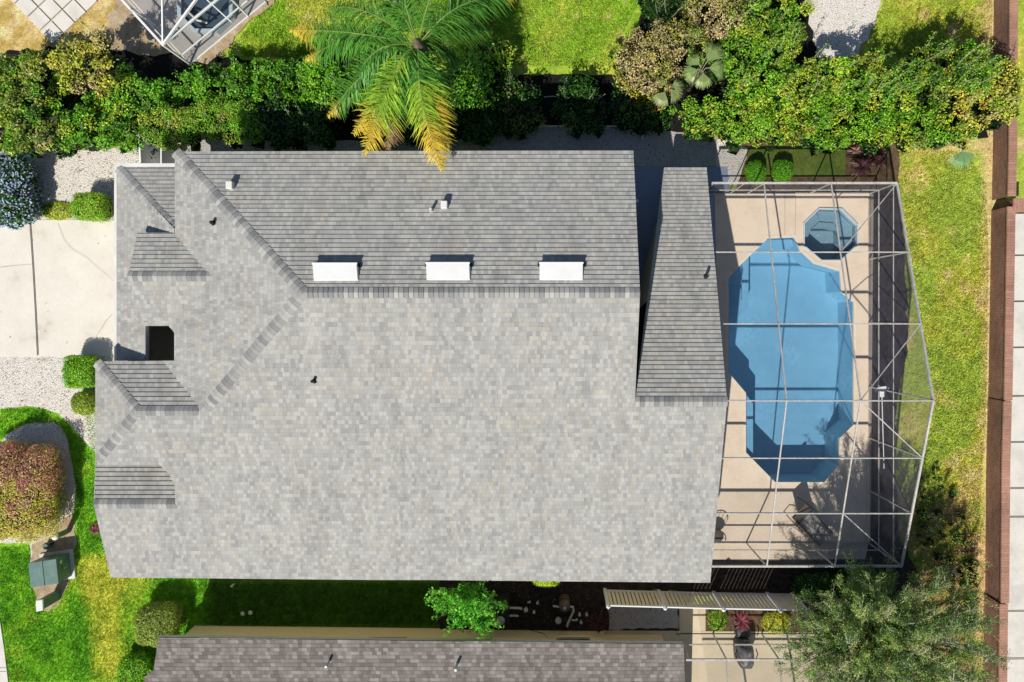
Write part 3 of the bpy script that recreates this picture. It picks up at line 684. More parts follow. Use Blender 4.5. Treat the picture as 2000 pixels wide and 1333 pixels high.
# cut the lawn under the pool : carve walls below by lowering the turf there
lawn=bpy.data.objects['lawn']; me=lawn.data
co=np.empty(len(me.vertices)*3); me.vertices.foreach_get('co',co); co=co.reshape(-1,3)
ppx=co[:,0]/H*F+NX; ppy=-co[:,1]/H*F+NY
ins=inpoly(ppx,ppy,[(1410,455),(1560,455),(1562,400),(1685,400),(1685,955),(1410,955)]); co[ins,2]=-2.5
me.vertices.foreach_set('co',co.ravel()); me.update()
def basin(parent, loop, z0, z1, mat, name='basin', shrink=0):
    mb=MB(); pts=[P(x,y,DZ) for x,y in loop]
    n=len(pts)
    for i in range(n):
        a,b=pts[i],pts[(i+1)%n]; mb.quad((a.x,a.y,z0),(b.x,b.y,z0),(b.x,b.y,z1),(a.x,a.y,z1))
    mb.add([(p.x,p.y,z1) for p in pts],[tuple(range(n))])
    return mb.build(name,mat,parent)
sp=thing('swimming_pool','blue water swimming pool with angled edges inside the cage','swimming pool',P(1550,700,0))
basin(sp,pool,DZ-.061,-1.35,M['plaster'])
mb=MB()
for loop,zt in (([(1423,545),(1442,522),(1470,495),(1470,600),(1423,650)],-.45),([(1423,545),(1442,522),(1452,512),(1452,596),(1423,622)],-.18),([(1457,768),(1474,790),(1474,878),(1474,901),(1457,884)],-.12),
                ([(1500,466),(1552,464),(1556,478),(1545,486),(1496,486),(1482,485)],-.25)):
    mb=MB(); mb.prism([P(x,y,DZ) for x,y in loop][::-1],-1.36,zt); mb.build('step',M['plaster'],sp)
w=MB(); w.add([P(x,y,DZ-.0)+Vector((0,0,-.09)) for x,y in pool][::-1],[tuple(range(len(pool)))]); w.build('water',M['water'],sp)
def coping(parent, loop, w, z, mat, h=.035):
    mb=MB(); pts=[P(x,y,DZ) for x,y in loop]; n=len(pts); c=sum(pts,Vector())/n
    ar=sum(pts[i].x*pts[(i+1)%n].y-pts[(i+1)%n].x*pts[i].y for i in range(n)); sg=1 if ar>0 else -1
    outp=[]
    for i in range(n):
        d0=(pts[i]-pts[i-1]).normalized(); d1=(pts[(i+1)%n]-pts[i]).normalized(); n0=Vector((d0.y,-d0.x,0))*sg; n1=Vector((d1.y,-d1.x,0))*sg
        m=(n0+n1).normalized(); outp.append(pts[i]+m*(w/max(.5,m.dot(n0))))
    for i in range(n):
        j=(i+1)%n; a,b,c2,d=pts[i],pts[j],outp[j],outp[i]
        mb.add([(p.x,p.y,z+h) for p in (a,b,c2,d)]+[(p.x,p.y,z-.06) for p in (a,b)]+[(p.x,p.y,z) for p in (c2,d)],[(0,1,2,3),(0,1,5,4),(2,3,7,6)])
    return mb.build('coping',mat,parent)
coping(sp,pool,.10,DZ,M['coping'],.006)
ps=thing('spa','octagonal spa with stepped seats beside the swimming pool','spa',P(1622,460,0))
basin(ps,spa,DZ-.061,-.75,M['tile'])
inner=[(1585,462),(1592,446),(1608,432),(1632,434),(1641,450),(1640,472),(1622,484),(1600,484),(1586,474)]
mb=MB(); op=[P(x,y,DZ) for x,y in spa]; ip=[P(x,y,DZ) for x,y in inner]
mb.prism([P(x,y,DZ) for x,y in [(1590,446),(1606,432),(1634,434),(1642,448),(1625,443),(1604,443)]][::-1],-.74,-.20)
mb.prism([P(x,y,DZ) for x,y in [(1572,438),(1600,410),(1608,430),(1590,446),(1584,462),(1572,462)]][::-1],-.74,-.24)
mb.prism([P(x,y,DZ) for x,y in [(1602,410),(1642,411),(1672,440),(1672,476),(1656,490),(1645,474),(1644,448),(1634,433),(1608,430)]][::-1],-.74,-.24)
mb.build('seat',M['tile'],ps)
w=MB(); w.add([P(x,y,DZ)+Vector((0,0,-.01)) for x,y in spa][::-1],[tuple(range(len(spa)))]); w.v=[(a,b,DZ-.12) for a,b,_ in w.v]; w.build('water',M['spa_water'],ps)
coping(ps,spa,.05,DZ,M['tile'],.05)
for x,y in ((1612,455),(1628,468),(1600,470)):
    mb=MB(); p=P(x,y,0); mb.lathe((p.x,p.y,-.74),[(.05,0),(.05,.012),(.01,.015)],12); mb.build('drain',M['white_metal'],ps)
# raised platform edge round the spa and deck joints
LVJ=DZ+.004
strip('deck_joint',[(1533,381),(1533,462)],.02,M['crack'],LVJ,'joint in the pool deck left of the spa','joint')
strip('deck_joint',[(1554,381),(1553,462)],.02,M['crack'],LVJ,'second joint in the pool deck nearest the spa','joint')
strip('deck_joint',[(1667,700),(1699,700)],.015,M['crack'],LVJ,'short joint across the deck east of the pool','joint')
mb=MB(); a=P(1705,379,0); 
mb2=MB(); mb2.bar(P(1553,380,DZ+.04),P(1703,380,DZ+.04),.12,.08); mb2.bar(P(1703,380,DZ+.04),P(1697,1058,DZ+.04),.10,.06)
tag(mb2.build('deck_curb',M['coping']),'low beige curb along the edge of the pool deck','curb',kind='structure')
# ------------------------------------------------------------------ pool cage
cage=thing('pool_cage','white framed screen enclosure over the swimming pool','pool cage',P(1560,720,0))
cz=2.3; cc=P(1752,358,cz); XE=cc.x; CN=Plane(0,-(4.62-cz)/(cc.y-P(0,783,4.62).y),cc)
yN=cc.y; ridgeC=CN.hit(1752,783); yR=ridgeC.y; zR=ridgeC.z
# south slope
yS=-8.78; zS=2.62
CS=Plane(0,(zR-zS)/(yR-yS),(0,yS,zS))
def ctop(x,y): return Vector((x,y,min(CN.z(x,y),CS.z(x,y))))
XA=P(1492,360,cz).x; XB=P(1623,360,cz).x; XW=P(1390,360,cz).x
fr=MB()
def cbeam(p,q,w=.055,h=.11,name='beam'):
    w*=.72; h*=.85
    m=MB(); m.bar(p,q,w,h); return m.build(name,M['cage_metal'],cage,bevel=.006)
def yat(py,pl): return pl.hit(1700,py).y
rows=[yN,yat(493,CN),yat(633,CN),yR,yat(895,CS),yat(1003,CS),yS]
def roof_x_left(y):       # where the cage meets the house eave
    k=(y-yN)/(yR-yN) if y>yR else 1
    return XW+ (r785.x-XW)*min(1,max(0,(yN-y)/(yN-yR))) if y>yR else r785.x-.05
for i,y in enumerate(rows):
    a=ctop(roof_x_left(y),y); b=ctop(XE,y)
    cbeam(a,b,.055 if 0<i<6 else .10,.12 if 0<i<6 else .10, 'beam' if 0<i<6 else 'eave_beam')
    cbeam(b,Vector((XE,y,DZ)),.06,.06,'post')
for X in (XA,XB):
    for i in range(6):
        cbeam(ctop(X,rows[i])+Z*.01,ctop(X,rows[i+1])+Z*.01,.06,.06,'purlin')
    for y in (yN,yS): cbeam(ctop(X,y),Vector((X,y,DZ)),.06,.06,'post')
for i in range(6): cbeam(ctop(XE,rows[i]),ctop(XE,rows[i+1]),.09,.09,'eave_beam')
for X in (XW+.08,P(1455,360,cz).x): cbeam(Vector((X,yN,cz)),Vector((X,yN,DZ)),.05,.05,'post')
cbeam(Vector((r785.x-.4,yS,zS)),Vector((r785.x-.4,yS,DZ)),.05,.05,'post')
for z,n in ((DZ+.03,'rail'),(.95,'rail')):
    cbeam((XW,yN,z),(XE,yN,z),.05,.06,n); cbeam((XE,yN,z),(XE,yS,z),.05,.06,n); cbeam((XE,yS,z),(r785.x-.4,yS,z),.05,.06,n)
cbeam((XE,yN,2.05),(XE,yS,2.05),.045,.05,'rail')
cbeam(ctop(XE,yN),ctop(XB,rows[1]),.045,.045,'brace'); cbeam(ctop(XE,rows[2]),ctop(XB,yR),.045,.045,'brace')
cbeam(ctop(XB,yR),ctop(XE,rows[4]),.045,.045,'brace'); cbeam(ctop(XB,rows[5]),ctop(XE,yS),.045,.045,'brace')
def screen(pts,mat,name='screen'):
    m=MB(); m.add(pts,[tuple(range(len(pts)))]); return m.build(name,mat,cage)
screen([(XW,yN,DZ),(XE,yN,DZ),(XE,yN,cz),(XW,yN,cz)],M['screen_wall_n'])
screen([(XE+.0,yN,DZ),(XE,yS,DZ),(XE,yS,zS),(XE,yR,zR),(XE,yN,cz)],M['screen_wall'])
screen([(XE,yS,DZ),(r785.x-.6,yS,DZ),(r785.x-.6,yS,zS),(XE,yS,zS)],M['screen_side'])
screen([(XW,yN,cz-.01),(XE,yN,cz-.01),(XE,yR,zR-.01),(r785.x-.05,yR,zR-.01)],M['screen_roof'])
screen([(r785.x-.05,yR,zR-.01),(XE,yR,zR-.01),(XE,yS,zS-.01),(r785.x-.6,yS,zS-.01)],M['screen_roof'])
# ------------------------------------------------------------------ vegetation
def unit(a): return a/np.maximum(1e-9,np.linalg.norm(a,axis=1,keepdims=True))
def leaf_quads(p, nrm, L, Wd, r):
    """diamond leaves at p with normals nrm -> verts (n*4,3)"""
    n=len(p); t=unit(np.cross(nrm,r.normal(size=(n,3)))); q=unit(np.cross(nrm,t))
    L=np.broadcast_to(np.asarray(L),(n,))[:,None]*r.uniform(.7,1.25,(n,1)); Wd=np.broadcast_to(np.asarray(Wd),(n,))[:,None]*r.uniform(.8,1.2,(n,1))
    v=np.empty((n,4,3)); v[:,0]=p-t*L/2; v[:,1]=p-t*L*.05+q*Wd/2; v[:,2]=p+t*L/2-nrm*L*.12; v[:,3]=p-t*L*.05-q*Wd/2
    return v.reshape(-1,3)
def pick(pal, n, r):
    c=np.array([x[0] for x in pal]); w=np.array([x[1] for x in pal],float); w/=w.sum()
    return c[r.choice(len(pal),n,p=w)]
def shade_cols(c, r, amp=.45): return np.clip(c*r.uniform(1-amp,1+amp*.7,(len(c),1)),0,.95)
def clump_leaves(clumps, dens, leaf, pal, seed, colf=None, aspect=.5, flat=.85, inner=.55):
    r=np.random.default_rng(seed); V=[];C=[]
    ccol=pick(pal,len(clumps),r)*r.uniform(.7,1.2,(len(clumps),1))
    for i,(x,y,z,rad) in enumerate(clumps):
        n=int(dens*rad*rad*8)+6
        d=r.normal(size=(n,3)); d[:,2]=np.abs(d[:,2])*1.1-.25; d=unit(d)
        rr=rad*(r.uniform(inner,1.12,(n,1)))
        p=np.array((x,y,z))+d*rr*np.array((1,1,flat))
        nr=unit(d*.55+r.normal(size=(n,3))*.55+np.array((0,-.15,.75)))
        V.append(leaf_quads(p,nr,leaf,leaf*aspect,r))
        base=colf(p,r) if colf is not None else ccol[i]*.62+pick(pal,n,r)*.38
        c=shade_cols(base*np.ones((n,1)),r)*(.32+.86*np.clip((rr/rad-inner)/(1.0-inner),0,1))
        C.append(np.repeat(c,4,axis=0))
    for (x,y,z,rad) in clumps:
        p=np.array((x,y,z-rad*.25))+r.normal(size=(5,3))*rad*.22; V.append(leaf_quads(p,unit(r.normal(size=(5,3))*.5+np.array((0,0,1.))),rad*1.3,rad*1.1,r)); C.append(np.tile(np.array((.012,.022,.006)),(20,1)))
    return np.concatenate(V),np.concatenate(C)
def core_mesh(parent, clumps, mat, name='branches', k=.62):
    mb=MB()
    for i,(x,y,z,rad) in enumerate(clumps):
        if i%2 and len(clumps)>30: continue
        rr=rad*k; n=6; c=(x,y,z-rad*.15)
        prof=[(.02,-rr*.8),(rr*.8,-rr*.4),(rr,0),(rr*.75,rr*.45),(.02,rr*.62)]
        mb.lathe(c,prof,n)
    return mb.build(name,mat,parent)
M['core']=mat_noise('inner_foliage',[(.3,(.006,.012,.004)),(.7,(.02,.035,.01))],6,.95)
G1=(.15,.46,.02); G2=(.29,.64,.035); G3=(.05,.20,.015); YG=(.62,.72,.06); YL=(.78,.68,.09); OL=(.32,.36,.07); TN=(.86,.66,.34); BR=(.28,.17,.09); GOLD=(.85,.58,.07); PK=(.70,.32,.27); BLUE=(.55,.65,.98)
PALS={'bright':[(G1,4),(G2,5),(G3,1),(YG,2)],'glossy':[(G1,5),(G2,5),(G3,1.5)],'clip':[(G1,3),(G2,4),(YG,3),(OL,1),(TN,.3)],'olive':[(OL,3),(G3,2),(YG,2),(G1,3),(G2,2),(TN,.6)],
 'yellow':[(YL,4),(YG,4),(OL,3),(TN,1)],'mix':[(YG,3.5),(G2,6),(G1,4),(OL,1),(YL,.6)],'mixdark':[(G1,4),(OL,2),(G3,2),(YG,3),(G2,3),(YL,.4)],'tan':[(TN,5),(OL,3),(YL,1.5),(YG,1.2),(BR,1.2)],
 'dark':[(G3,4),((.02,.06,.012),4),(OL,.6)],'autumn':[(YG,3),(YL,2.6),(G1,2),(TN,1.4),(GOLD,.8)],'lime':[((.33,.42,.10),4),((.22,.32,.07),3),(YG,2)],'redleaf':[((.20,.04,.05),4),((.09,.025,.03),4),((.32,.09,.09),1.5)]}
def area_shrub(name, label, poly, h, pal, seed, cr=(.28,.5), leaf=.11, dens=120, spacing=.42, cat='shrub', group=None, colf=None, sprouts=0, ragged=.18, aspect=.5):
    r=random.Random(seed); xs=[p[0] for p in poly]; ys=[p[1] for p in poly]
    sx=spacing*F/(H-h); cl=[]
    y=min(ys); row=0
    while y<=max(ys):
        x=min(xs)+(sx/2 if row%2 else 0)
        while x<=max(xs):
            jx,jy=x+r.uniform(-.45,.45)*sx,y+r.uniform(-.45,.45)*sx
            if inpoly(np.array([jx]),np.array([jy]),poly)[0]:
                nz=float(fbm(np.array([jx]),np.array([jy]),1/55.,seed%9,2)[0])
                rad=r.uniform(*cr); zz=h*(1-ragged+2*ragged*nz)-rad*.55+r.uniform(-.12,.12)*h*ragged*4
                p=P(jx,jy,h); cl.append((p.x,p.y,max(rad*.5,zz),rad))
            x+=sx
        y+=sx*.87; row+=1
    c=P(sum(xs)/len(xs),sum(ys)/len(ys),h); t=thing(name,label,cat,(c.x,c.y,0),group)
    low=[(x+r.uniform(-.1,.1),y+r.uniform(-.1,.1),z*.45,rad*1.1) for i,(x,y,z,rad) in enumerate(cl) if z>rad*1.2 and i%2==0]
    V,C=clump_leaves(cl,dens,leaf,PALS[pal] if isinstance(pal,str) else pal,seed,colf,aspect)
    if low:
        V2,C2=clump_leaves(low,dens*.3,leaf*1.2,PALS['dark'],seed+1); V=np.concatenate([V,V2]); C=np.concatenate([C,C2])
    if sprouts:
        mb=MB(); SV=[];SC=[]; rr=np.random.default_rng(seed+5)
        for i in range(sprouts):
            x,y,z,rad=cl[r.randrange(len(cl))]; a=Vector((x,y,z)); b=a+Vector((r.uniform(-.3,.3),r.uniform(-.3,.3),r.uniform(.5,1.1)+rad))
            mb.tube([a,(a+b)/2+Vector((r.uniform(-.05,.05),r.uniform(-.05,.05),0)),b],[.014,.01,.004],5)
            n=46; tt=rr.uniform(.2,1,(n,1)); pp=np.array(a)+(np.array(b)-np.array(a))*tt+rr.normal(size=(n,3))*.055
            SV.append(leaf_quads(pp,unit(rr.normal(size=(n,3))+np.array((0,0,.5))),leaf*.9,leaf*.45,rr)); SC.append(np.repeat(shade_cols(pick(PALS[pal] if isinstance(pal,str) else pal,n,rr),rr),4,axis=0))
        V=np.concatenate([V]+SV); C=np.concatenate([C]+SC); mb.build('stem',M['pale_bark'],t)['kind']='stuff'
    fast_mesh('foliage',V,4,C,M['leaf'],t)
    return t
gl='hedge shrubs along the left of the top hedge'; gr='shrubs massed in the right hand hedge'
hedge=[
 ('lanky olive green shrub at the far left end of the top hedge',[(-40,105),(60,95),(110,120),(95,190),(110,285),(-40,292)],2.0,'olive',11,.12,6),
 ('bright green shrub with a yellow hem beside the gravel at far left',[(85,110),(120,90),(130,200),(180,230),(190,288),(100,290),(95,190)],1.7,'bright',12,.11,0),
 ('wispy pale yellow shrub standing tallest in the left hedge',[(108,95),(150,80),(205,76),(225,110),(215,160),(180,180),(150,170),(130,188),(108,150)],2.5,'yellow',13,.12,8),
 ('dark glossy shrub just below the wispy pale yellow shrub',[(150,178),(235,150),(262,215),(268,285),(190,290),(160,230)],1.6,'bright',14,.12,0),
 ('green shrub in the left hedge reaching toward the neighbouring patio corner',[(235,128),(262,140),(300,160),(345,170),(350,205),(262,215),(240,170)],1.5,'glossy',15,.12,5),
 ('flat clipped hedge shrub beside the white fence top',[(268,212),(380,195),(395,270),(330,280),(282,274)],2.05,'clip',16,.075,0),
 ('flat clipped hedge shrub with speckled green top left of the house shadow',[(380,192),(478,185),(488,205),(500,262),(480,274),(395,272)],2.05,'clip',17,.075,0),
 ('glossy green shrub with tufted tips above the clipped hedge',[(365,130),(395,140),(500,122),(505,185),(360,198),(340,170)],1.7,'glossy',18,.12,4),
 ('glossy green shrub with ruffled leaves left of the palm',[(500,122),(600,112),(605,190),(505,197)],1.8,'glossy',19,.12,3),
 ('glossy green shrub tucked under the palm fronds',[(600,125),(690,130),(760,170),(740,205),(605,200)],1.8,'glossy',20,.12,0)]
for lab,poly,h,pal,seed,leaf,spr in hedge:
    area_shrub('hedge_shrub',lab,poly,h,pal,seed,leaf=leaf*.8,dens=230 if leaf>.1 else 380,group=gl,sprouts=spr,ragged=.05 if leaf<.1 else .28,cr=(.15,.36),spacing=.34)
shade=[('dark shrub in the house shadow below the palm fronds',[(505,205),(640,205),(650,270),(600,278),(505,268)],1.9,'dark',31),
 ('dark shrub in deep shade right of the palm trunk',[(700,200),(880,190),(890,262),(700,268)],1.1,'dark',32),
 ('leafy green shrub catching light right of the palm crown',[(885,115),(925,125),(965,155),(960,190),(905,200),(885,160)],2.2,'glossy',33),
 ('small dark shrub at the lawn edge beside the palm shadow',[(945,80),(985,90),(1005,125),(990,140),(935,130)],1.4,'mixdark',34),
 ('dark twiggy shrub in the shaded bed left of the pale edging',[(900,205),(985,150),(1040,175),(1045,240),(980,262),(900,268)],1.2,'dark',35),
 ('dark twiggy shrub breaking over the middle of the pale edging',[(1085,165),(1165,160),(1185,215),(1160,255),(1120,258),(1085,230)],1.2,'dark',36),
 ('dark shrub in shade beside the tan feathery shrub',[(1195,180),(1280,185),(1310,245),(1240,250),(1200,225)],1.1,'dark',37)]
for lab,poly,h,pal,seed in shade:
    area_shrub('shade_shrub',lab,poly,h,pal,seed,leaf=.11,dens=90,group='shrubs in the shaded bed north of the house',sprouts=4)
right=[
 ('tan feathery shrub at the left end of the right hand hedge',[(1205,100),(1240,60),(1285,45),(1325,70),(1338,130),(1325,165),(1270,185),(1220,165)],2.2,'tan',51,.10,6),
 ('yellow green shrub at the foot of the tan feathery shrub',[(1190,100),(1215,90),(1225,150),(1290,180),(1300,215),(1240,190),(1200,140)],1.3,'autumn',52,.10,0),
 ('dark conifer like shrub at the top edge beside the lawn',[(1262,-30),(1340,-30),(1345,30),(1310,55),(1268,40)],1.8,'dark',53,.09,5),
 ('dry tan shrub at the top edge with pinkish twigs',[(1330,-40),(1450,-40),(1450,40),(1400,80),(1345,70)],2.0,'tan',54,.10,6),
 ('olive shrub between the dry tan shrub and the small fan palms',[(1340,60),(1400,75),(1400,130),(1345,150)],1.7,'olive',55,.10,3),
 ('leafy mid green shrub along the top beside the pale gravel',[(1440,-40),(1570,-40),(1590,30),(1560,90),(1480,110),(1410,90)],2.1,'mixdark',56,.12,8),
 ('bright green shrub beside the small fan palms',[(1400,110),(1500,100),(1520,180),(1480,200),(1420,190)],2.0,'bright',57,.12,5),
 ('low yellow fringed shrub overhanging the house path corner',[(1315,205),(1400,190),(1460,205),(1470,272),(1400,268),(1340,258)],1.6,'mix',58,.11,0),
 ('broad green shrub below the pale gravel patch',[(1500,105),(1590,110),(1650,130),(1660,200),(1560,215),(1500,200)],1.9,'mix',59,.12,10),
 ('dense green shrub above the planting bed of the pool cage',[(1455,195),(1570,205),(1600,270),(1540,276),(1470,272)],1.6,'mix',60,.11,0),
 ('dark spiky shrub throwing shadows over the upper lawn',[(1640,115),(1720,110),(1790,130),(1790,190),(1660,200)],2.2,'mixdark',61,.11,16),
 ('dense yellow green shrub above the red leaved cordyline',[(1580,205),(1700,195),(1730,270),(1600,278)],1.6,'mix',62,.11,0),
 ('tall twiggy shrub with black shadows near the brick wall',[(1790,90),(1880,80),(1950,110),(1950,170),(1860,190),(1790,180)],2.2,'mixdark',63,.11,14),
 ('rounded green shrub at the lower right of the hedge',[(1700,190),(1860,190),(1880,265),(1800,285),(1720,272)],1.6,'mix',64,.11,0),
 ('yellowing vine covered shrub spilling over the brick wall',[(1860,150),(1985,120),(1998,180),(1975,225),(1930,240),(1900,280),(1870,260)],1.7,'autumn',65,.11,4)]
for lab,poly,h,pal,seed,leaf,spr in right:
    area_shrub('hedge_shrub',lab,poly,h,pal,seed,leaf=leaf*.8,dens=230,group=gr,sprouts=spr*2,cr=(.14,.36),spacing=.34,ragged=.36)
def super_shrub(name,label,cx,cy,rx,ry,h,e,pal,seed,n,leaf,cat='shrub',colf=None,group=None,lump=.06,flowers=None,aspect=.55):
    """clipped shrub: superellipsoid shell, centre and radii of its top outline given in frame pixels at height .7h"""
    r=np.random.default_rng(seed); c=P(cx,cy,h*.7); s=(H-h*.7)/F; R=np.array((rx*s,ry*s,h*.52)); C0=np.array((c.x,c.y,h*.5))
    d=unit(r.normal(size=(n,3))); d[:,2]=np.where(r.random(n)<.75,np.abs(d[:,2]),d[:,2])
    m=(np.abs(d)**e).sum(1)**(1/e); q=d/m[:,None]
    lp=fbm(q[:,0]*40+seed,q[:,1]*40+q[:,2]*13,1/13.,seed%7,2)
    rr=(1-lump*2+lump*4*(lp-.0)*.7)*r.uniform(.84,1.05,n)
    p=C0+q*R*rr[:,None]; p[:,2]=np.maximum(p[:,2],.03)
    nr=unit(d*.8+r.normal(size=(n,3))*.5+np.array((0,0,.3)))
    base=colf(p,r) if colf else pick(PALS[pal] if isinstance(pal,str) else pal,n,r)
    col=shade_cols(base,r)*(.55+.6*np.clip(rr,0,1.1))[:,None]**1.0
    t=thing(name,label,cat,(c.x,c.y,0),group)
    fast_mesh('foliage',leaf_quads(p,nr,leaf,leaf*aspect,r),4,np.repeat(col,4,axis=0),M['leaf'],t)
    if flowers:
        fn,fc,fs=flowers; k=r.choice(n,fn); fast_mesh('flowers',leaf_quads(p[k]+d[k]*.05,unit(nr[k]+np.array((0,0,.8))),fs,fs*.9,r),4,np.repeat(shade_cols(np.tile(np.array(fc),(fn,1)),r,.25),4,axis=0),M['leaf'],t)
    # dark inner twigs
    mb=MB(); k=10; prof=[]
    for i in range(7):
        a=-math.pi/2+math.pi*i/6; prof.append((max(.01,math.cos(a))*.0+max(.02,abs(math.cos(a))**(2/e)),math.sin(a)*abs(math.sin(a))**(2/e-1) if abs(math.sin(a))>1e-6 else 0))
    b=len(mb.v)
    for (pr,pz) in prof:
        for j in range(16):
            an=2*math.pi*j/16; ca,sa=math.cos(an),math.sin(an); x=math.copysign(abs(ca)**(2/e),ca); y=math.copysign(abs(sa)**(2/e),sa)
            mb.v.append((c.x+x*pr*R[0]*.8,c.y+y*pr*R[1]*.8,max(.0,h*.5+pz*R[2]*.82)))
    for i in range(6):
        for j in range(16): mb.f.append((b+i*16+j,b+i*16+(j+1)%16,b+(i+1)*16+(j+1)%16,b+(i+1)*16+j)); mb.uv.append([(0,0)]*4)
    mb.build('branches',M['core'],t)
    return t
super_shrub('clipped_shrub','square clipped green shrub at the upper driveway corner beside the garage',176,404,31,27,.95,9,'clip',71,9000,.055)
super_shrub('clipped_shrub','square clipped green shrub with lime tips below the driveway',157,726,28,31,.95,9,[(G1,5),(G2,3),(YG,2)],72,9000,.06)
super_shrub('clipped_shrub','small round clipped olive shrub below the square clipped shrub',163,788,25,24,.75,2.4,[(OL,5),(YG,3),(G1,2)],73,6500,.05)
def redmix(p,r):
    n=len(p); py=-p[:,1]/((H-1.2)/F)+NY; px=p[:,0]/((H-1.2)/F)+NX
    t=np.clip((py-905)/90+(fbm(px,py,1/22.,3,3)-.5)*2.6,0,1)
    a=pick([(PK,5),((.50,.18,.17),3),(TN,2.4),(YG,1.6)],n,r); b=pick([(YL,4),(YG,4),(TN,2),((.55,.22,.16),2.2),(OL,1)],n,r)
    return np.where(r.random(n)[:,None]<t[:,None],b,a)
super_shrub('red_shrub','large clipped shrub with pinkish red top and yellow green lower side',30,962,82,96,1.5,4,'mix',74,30000,.07,colf=redmix,lump=.09)
super_shrub('flowering_shrub','rounded shrub covered in pale blue flowers at the left edge',8,372,55,72,1.3,3,'dark',75,12000,.09,flowers=(2600,BLUE,.075),lump=.12)
super_shrub('clipped_shrub','pale green rounded shrub at the corner of the brown roofed house',304,1222,43,42,1.15,3,'lime',76,14000,.06,lump=.08)
super_shrub('shrub','dark green shrub hugging the left corner of the brown roofed house',262,1318,34,38,.9,2.6,'bright',77,7000,.08)
super_shrub('shrub','round dark shrub left in the planting bed behind the cage screen',1477,336,19,25,.8,2.4,'glossy',78,5000,.05,group='pair of round shrubs north of the pool cage')
super_shrub('shrub','round dark shrub right in the planting bed behind the cage screen',1530,334,20,24,.8,2.4,'glossy',79,5000,.05,group='pair of round shrubs north of the pool cage')
super_shrub('shrub','lime green shrub peeking out under the long lower eave',1066,1132,28,14,.9,3,[(YG,5),(YL,2),(G2,3)],80,3500,.08)
super_shrub('ground_cover','low green tuft in the gravel above the driveway',112,412,32,18,.16,2.2,[(YG,3),(G1,3),(YL,2),(TN,1)],81,2600,.07,cat='ground cover')
# --- rosettes
def rosette(name,label,px,py,z,n,L,w,pal,seed,cat='plant',lift=.9):
    r=random.Random(seed); rn=np.random.default_rng(seed); c=P(px,py,z); t=thing(name,label,cat,(c.x,c.y,0)); V=[];C=[]
    for i in range(n):
        a=2.399*i+r.uniform(-.2,.2); l=L*r.uniform(.65,1.1)*(.55+.45*(i/n)); el=lift*(1-i/n)+r.uniform(0,.25); d=np.array((math.cos(a),math.sin(a),0)); up=np.array((0,0,1.)); q=np.array((-math.sin(a),math.cos(a),0)); p0=np.array((c.x,c.y,z*.6+.1))
        pts=[]; 
        for k in range(5):
            s=k/4; pts.append(p0+d*l*s*math.cos(el*(1-s*.6))+up*(l*s*math.sin(el)-l*s*s*.55))
        ww=[.35,1,.9,.6,.05]; col=np.array(pick(pal,1,rn)[0])*r.uniform(.6,1.3)
        for k in range(4):
            a0,a1=pts[k],pts[k+1]; V+= [a0-q*w*ww[k]/2,a1-q*w*ww[k+1]/2,a1+q*w*ww[k+1]/2,a0+q*w*ww[k]/2]; C+=[col]*4
    fast_mesh('foliage',np.array(V),4,np.clip(np.array(C),0,.9),M['leaf'],t)
    mb=MB(); mb.tube([(c.x,c.y,0),(c.x,c.y,z*.6+.12)],[.04,.03],8); mb.build('stem',M['bark'],t); return t
RD=[((.16,.05,.05),4),((.08,.03,.035),4),((.40,.24,.20),1)]
rosette('cordyline','dark red cordyline with pink centre in the bed north of the pool cage',1690,322,.9,46,.62,.10,[((.50,.33,.28),1),((.13,.045,.05),4),((.07,.025,.03),4)],91)
rosette('cordyline','smaller dark red cordyline against the east end of the cage bed',1718,312,.5,34,.5,.09,[((.09,.03,.035),5),((.05,.02,.025),4)],92)
rosette('cordyline','pale pinkish cordyline shoot behind the large red cordyline',1678,292,.8,18,.42,.07,[((.42,.25,.22),3),((.15,.06,.06),2)],93)
rosette('bromeliad','dark red rosette plant at the front left wall of the house',184,1034,.35,30,.36,.07,[((.25,.05,.06),4),((.13,.03,.04),3)],94)
rosette('cordyline','crimson cordyline between the slatted fence and the neighbouring patio',1452,1218,.9,50,.62,.06,[((.34,.08,.10),4),((.18,.05,.06),3)],95)
rosette('cordyline','dark maroon cordyline at the end of the yellow wall',1168,1222,.8,46,.6,.08,[((.14,.04,.05),4),((.07,.025,.03),4)],96)
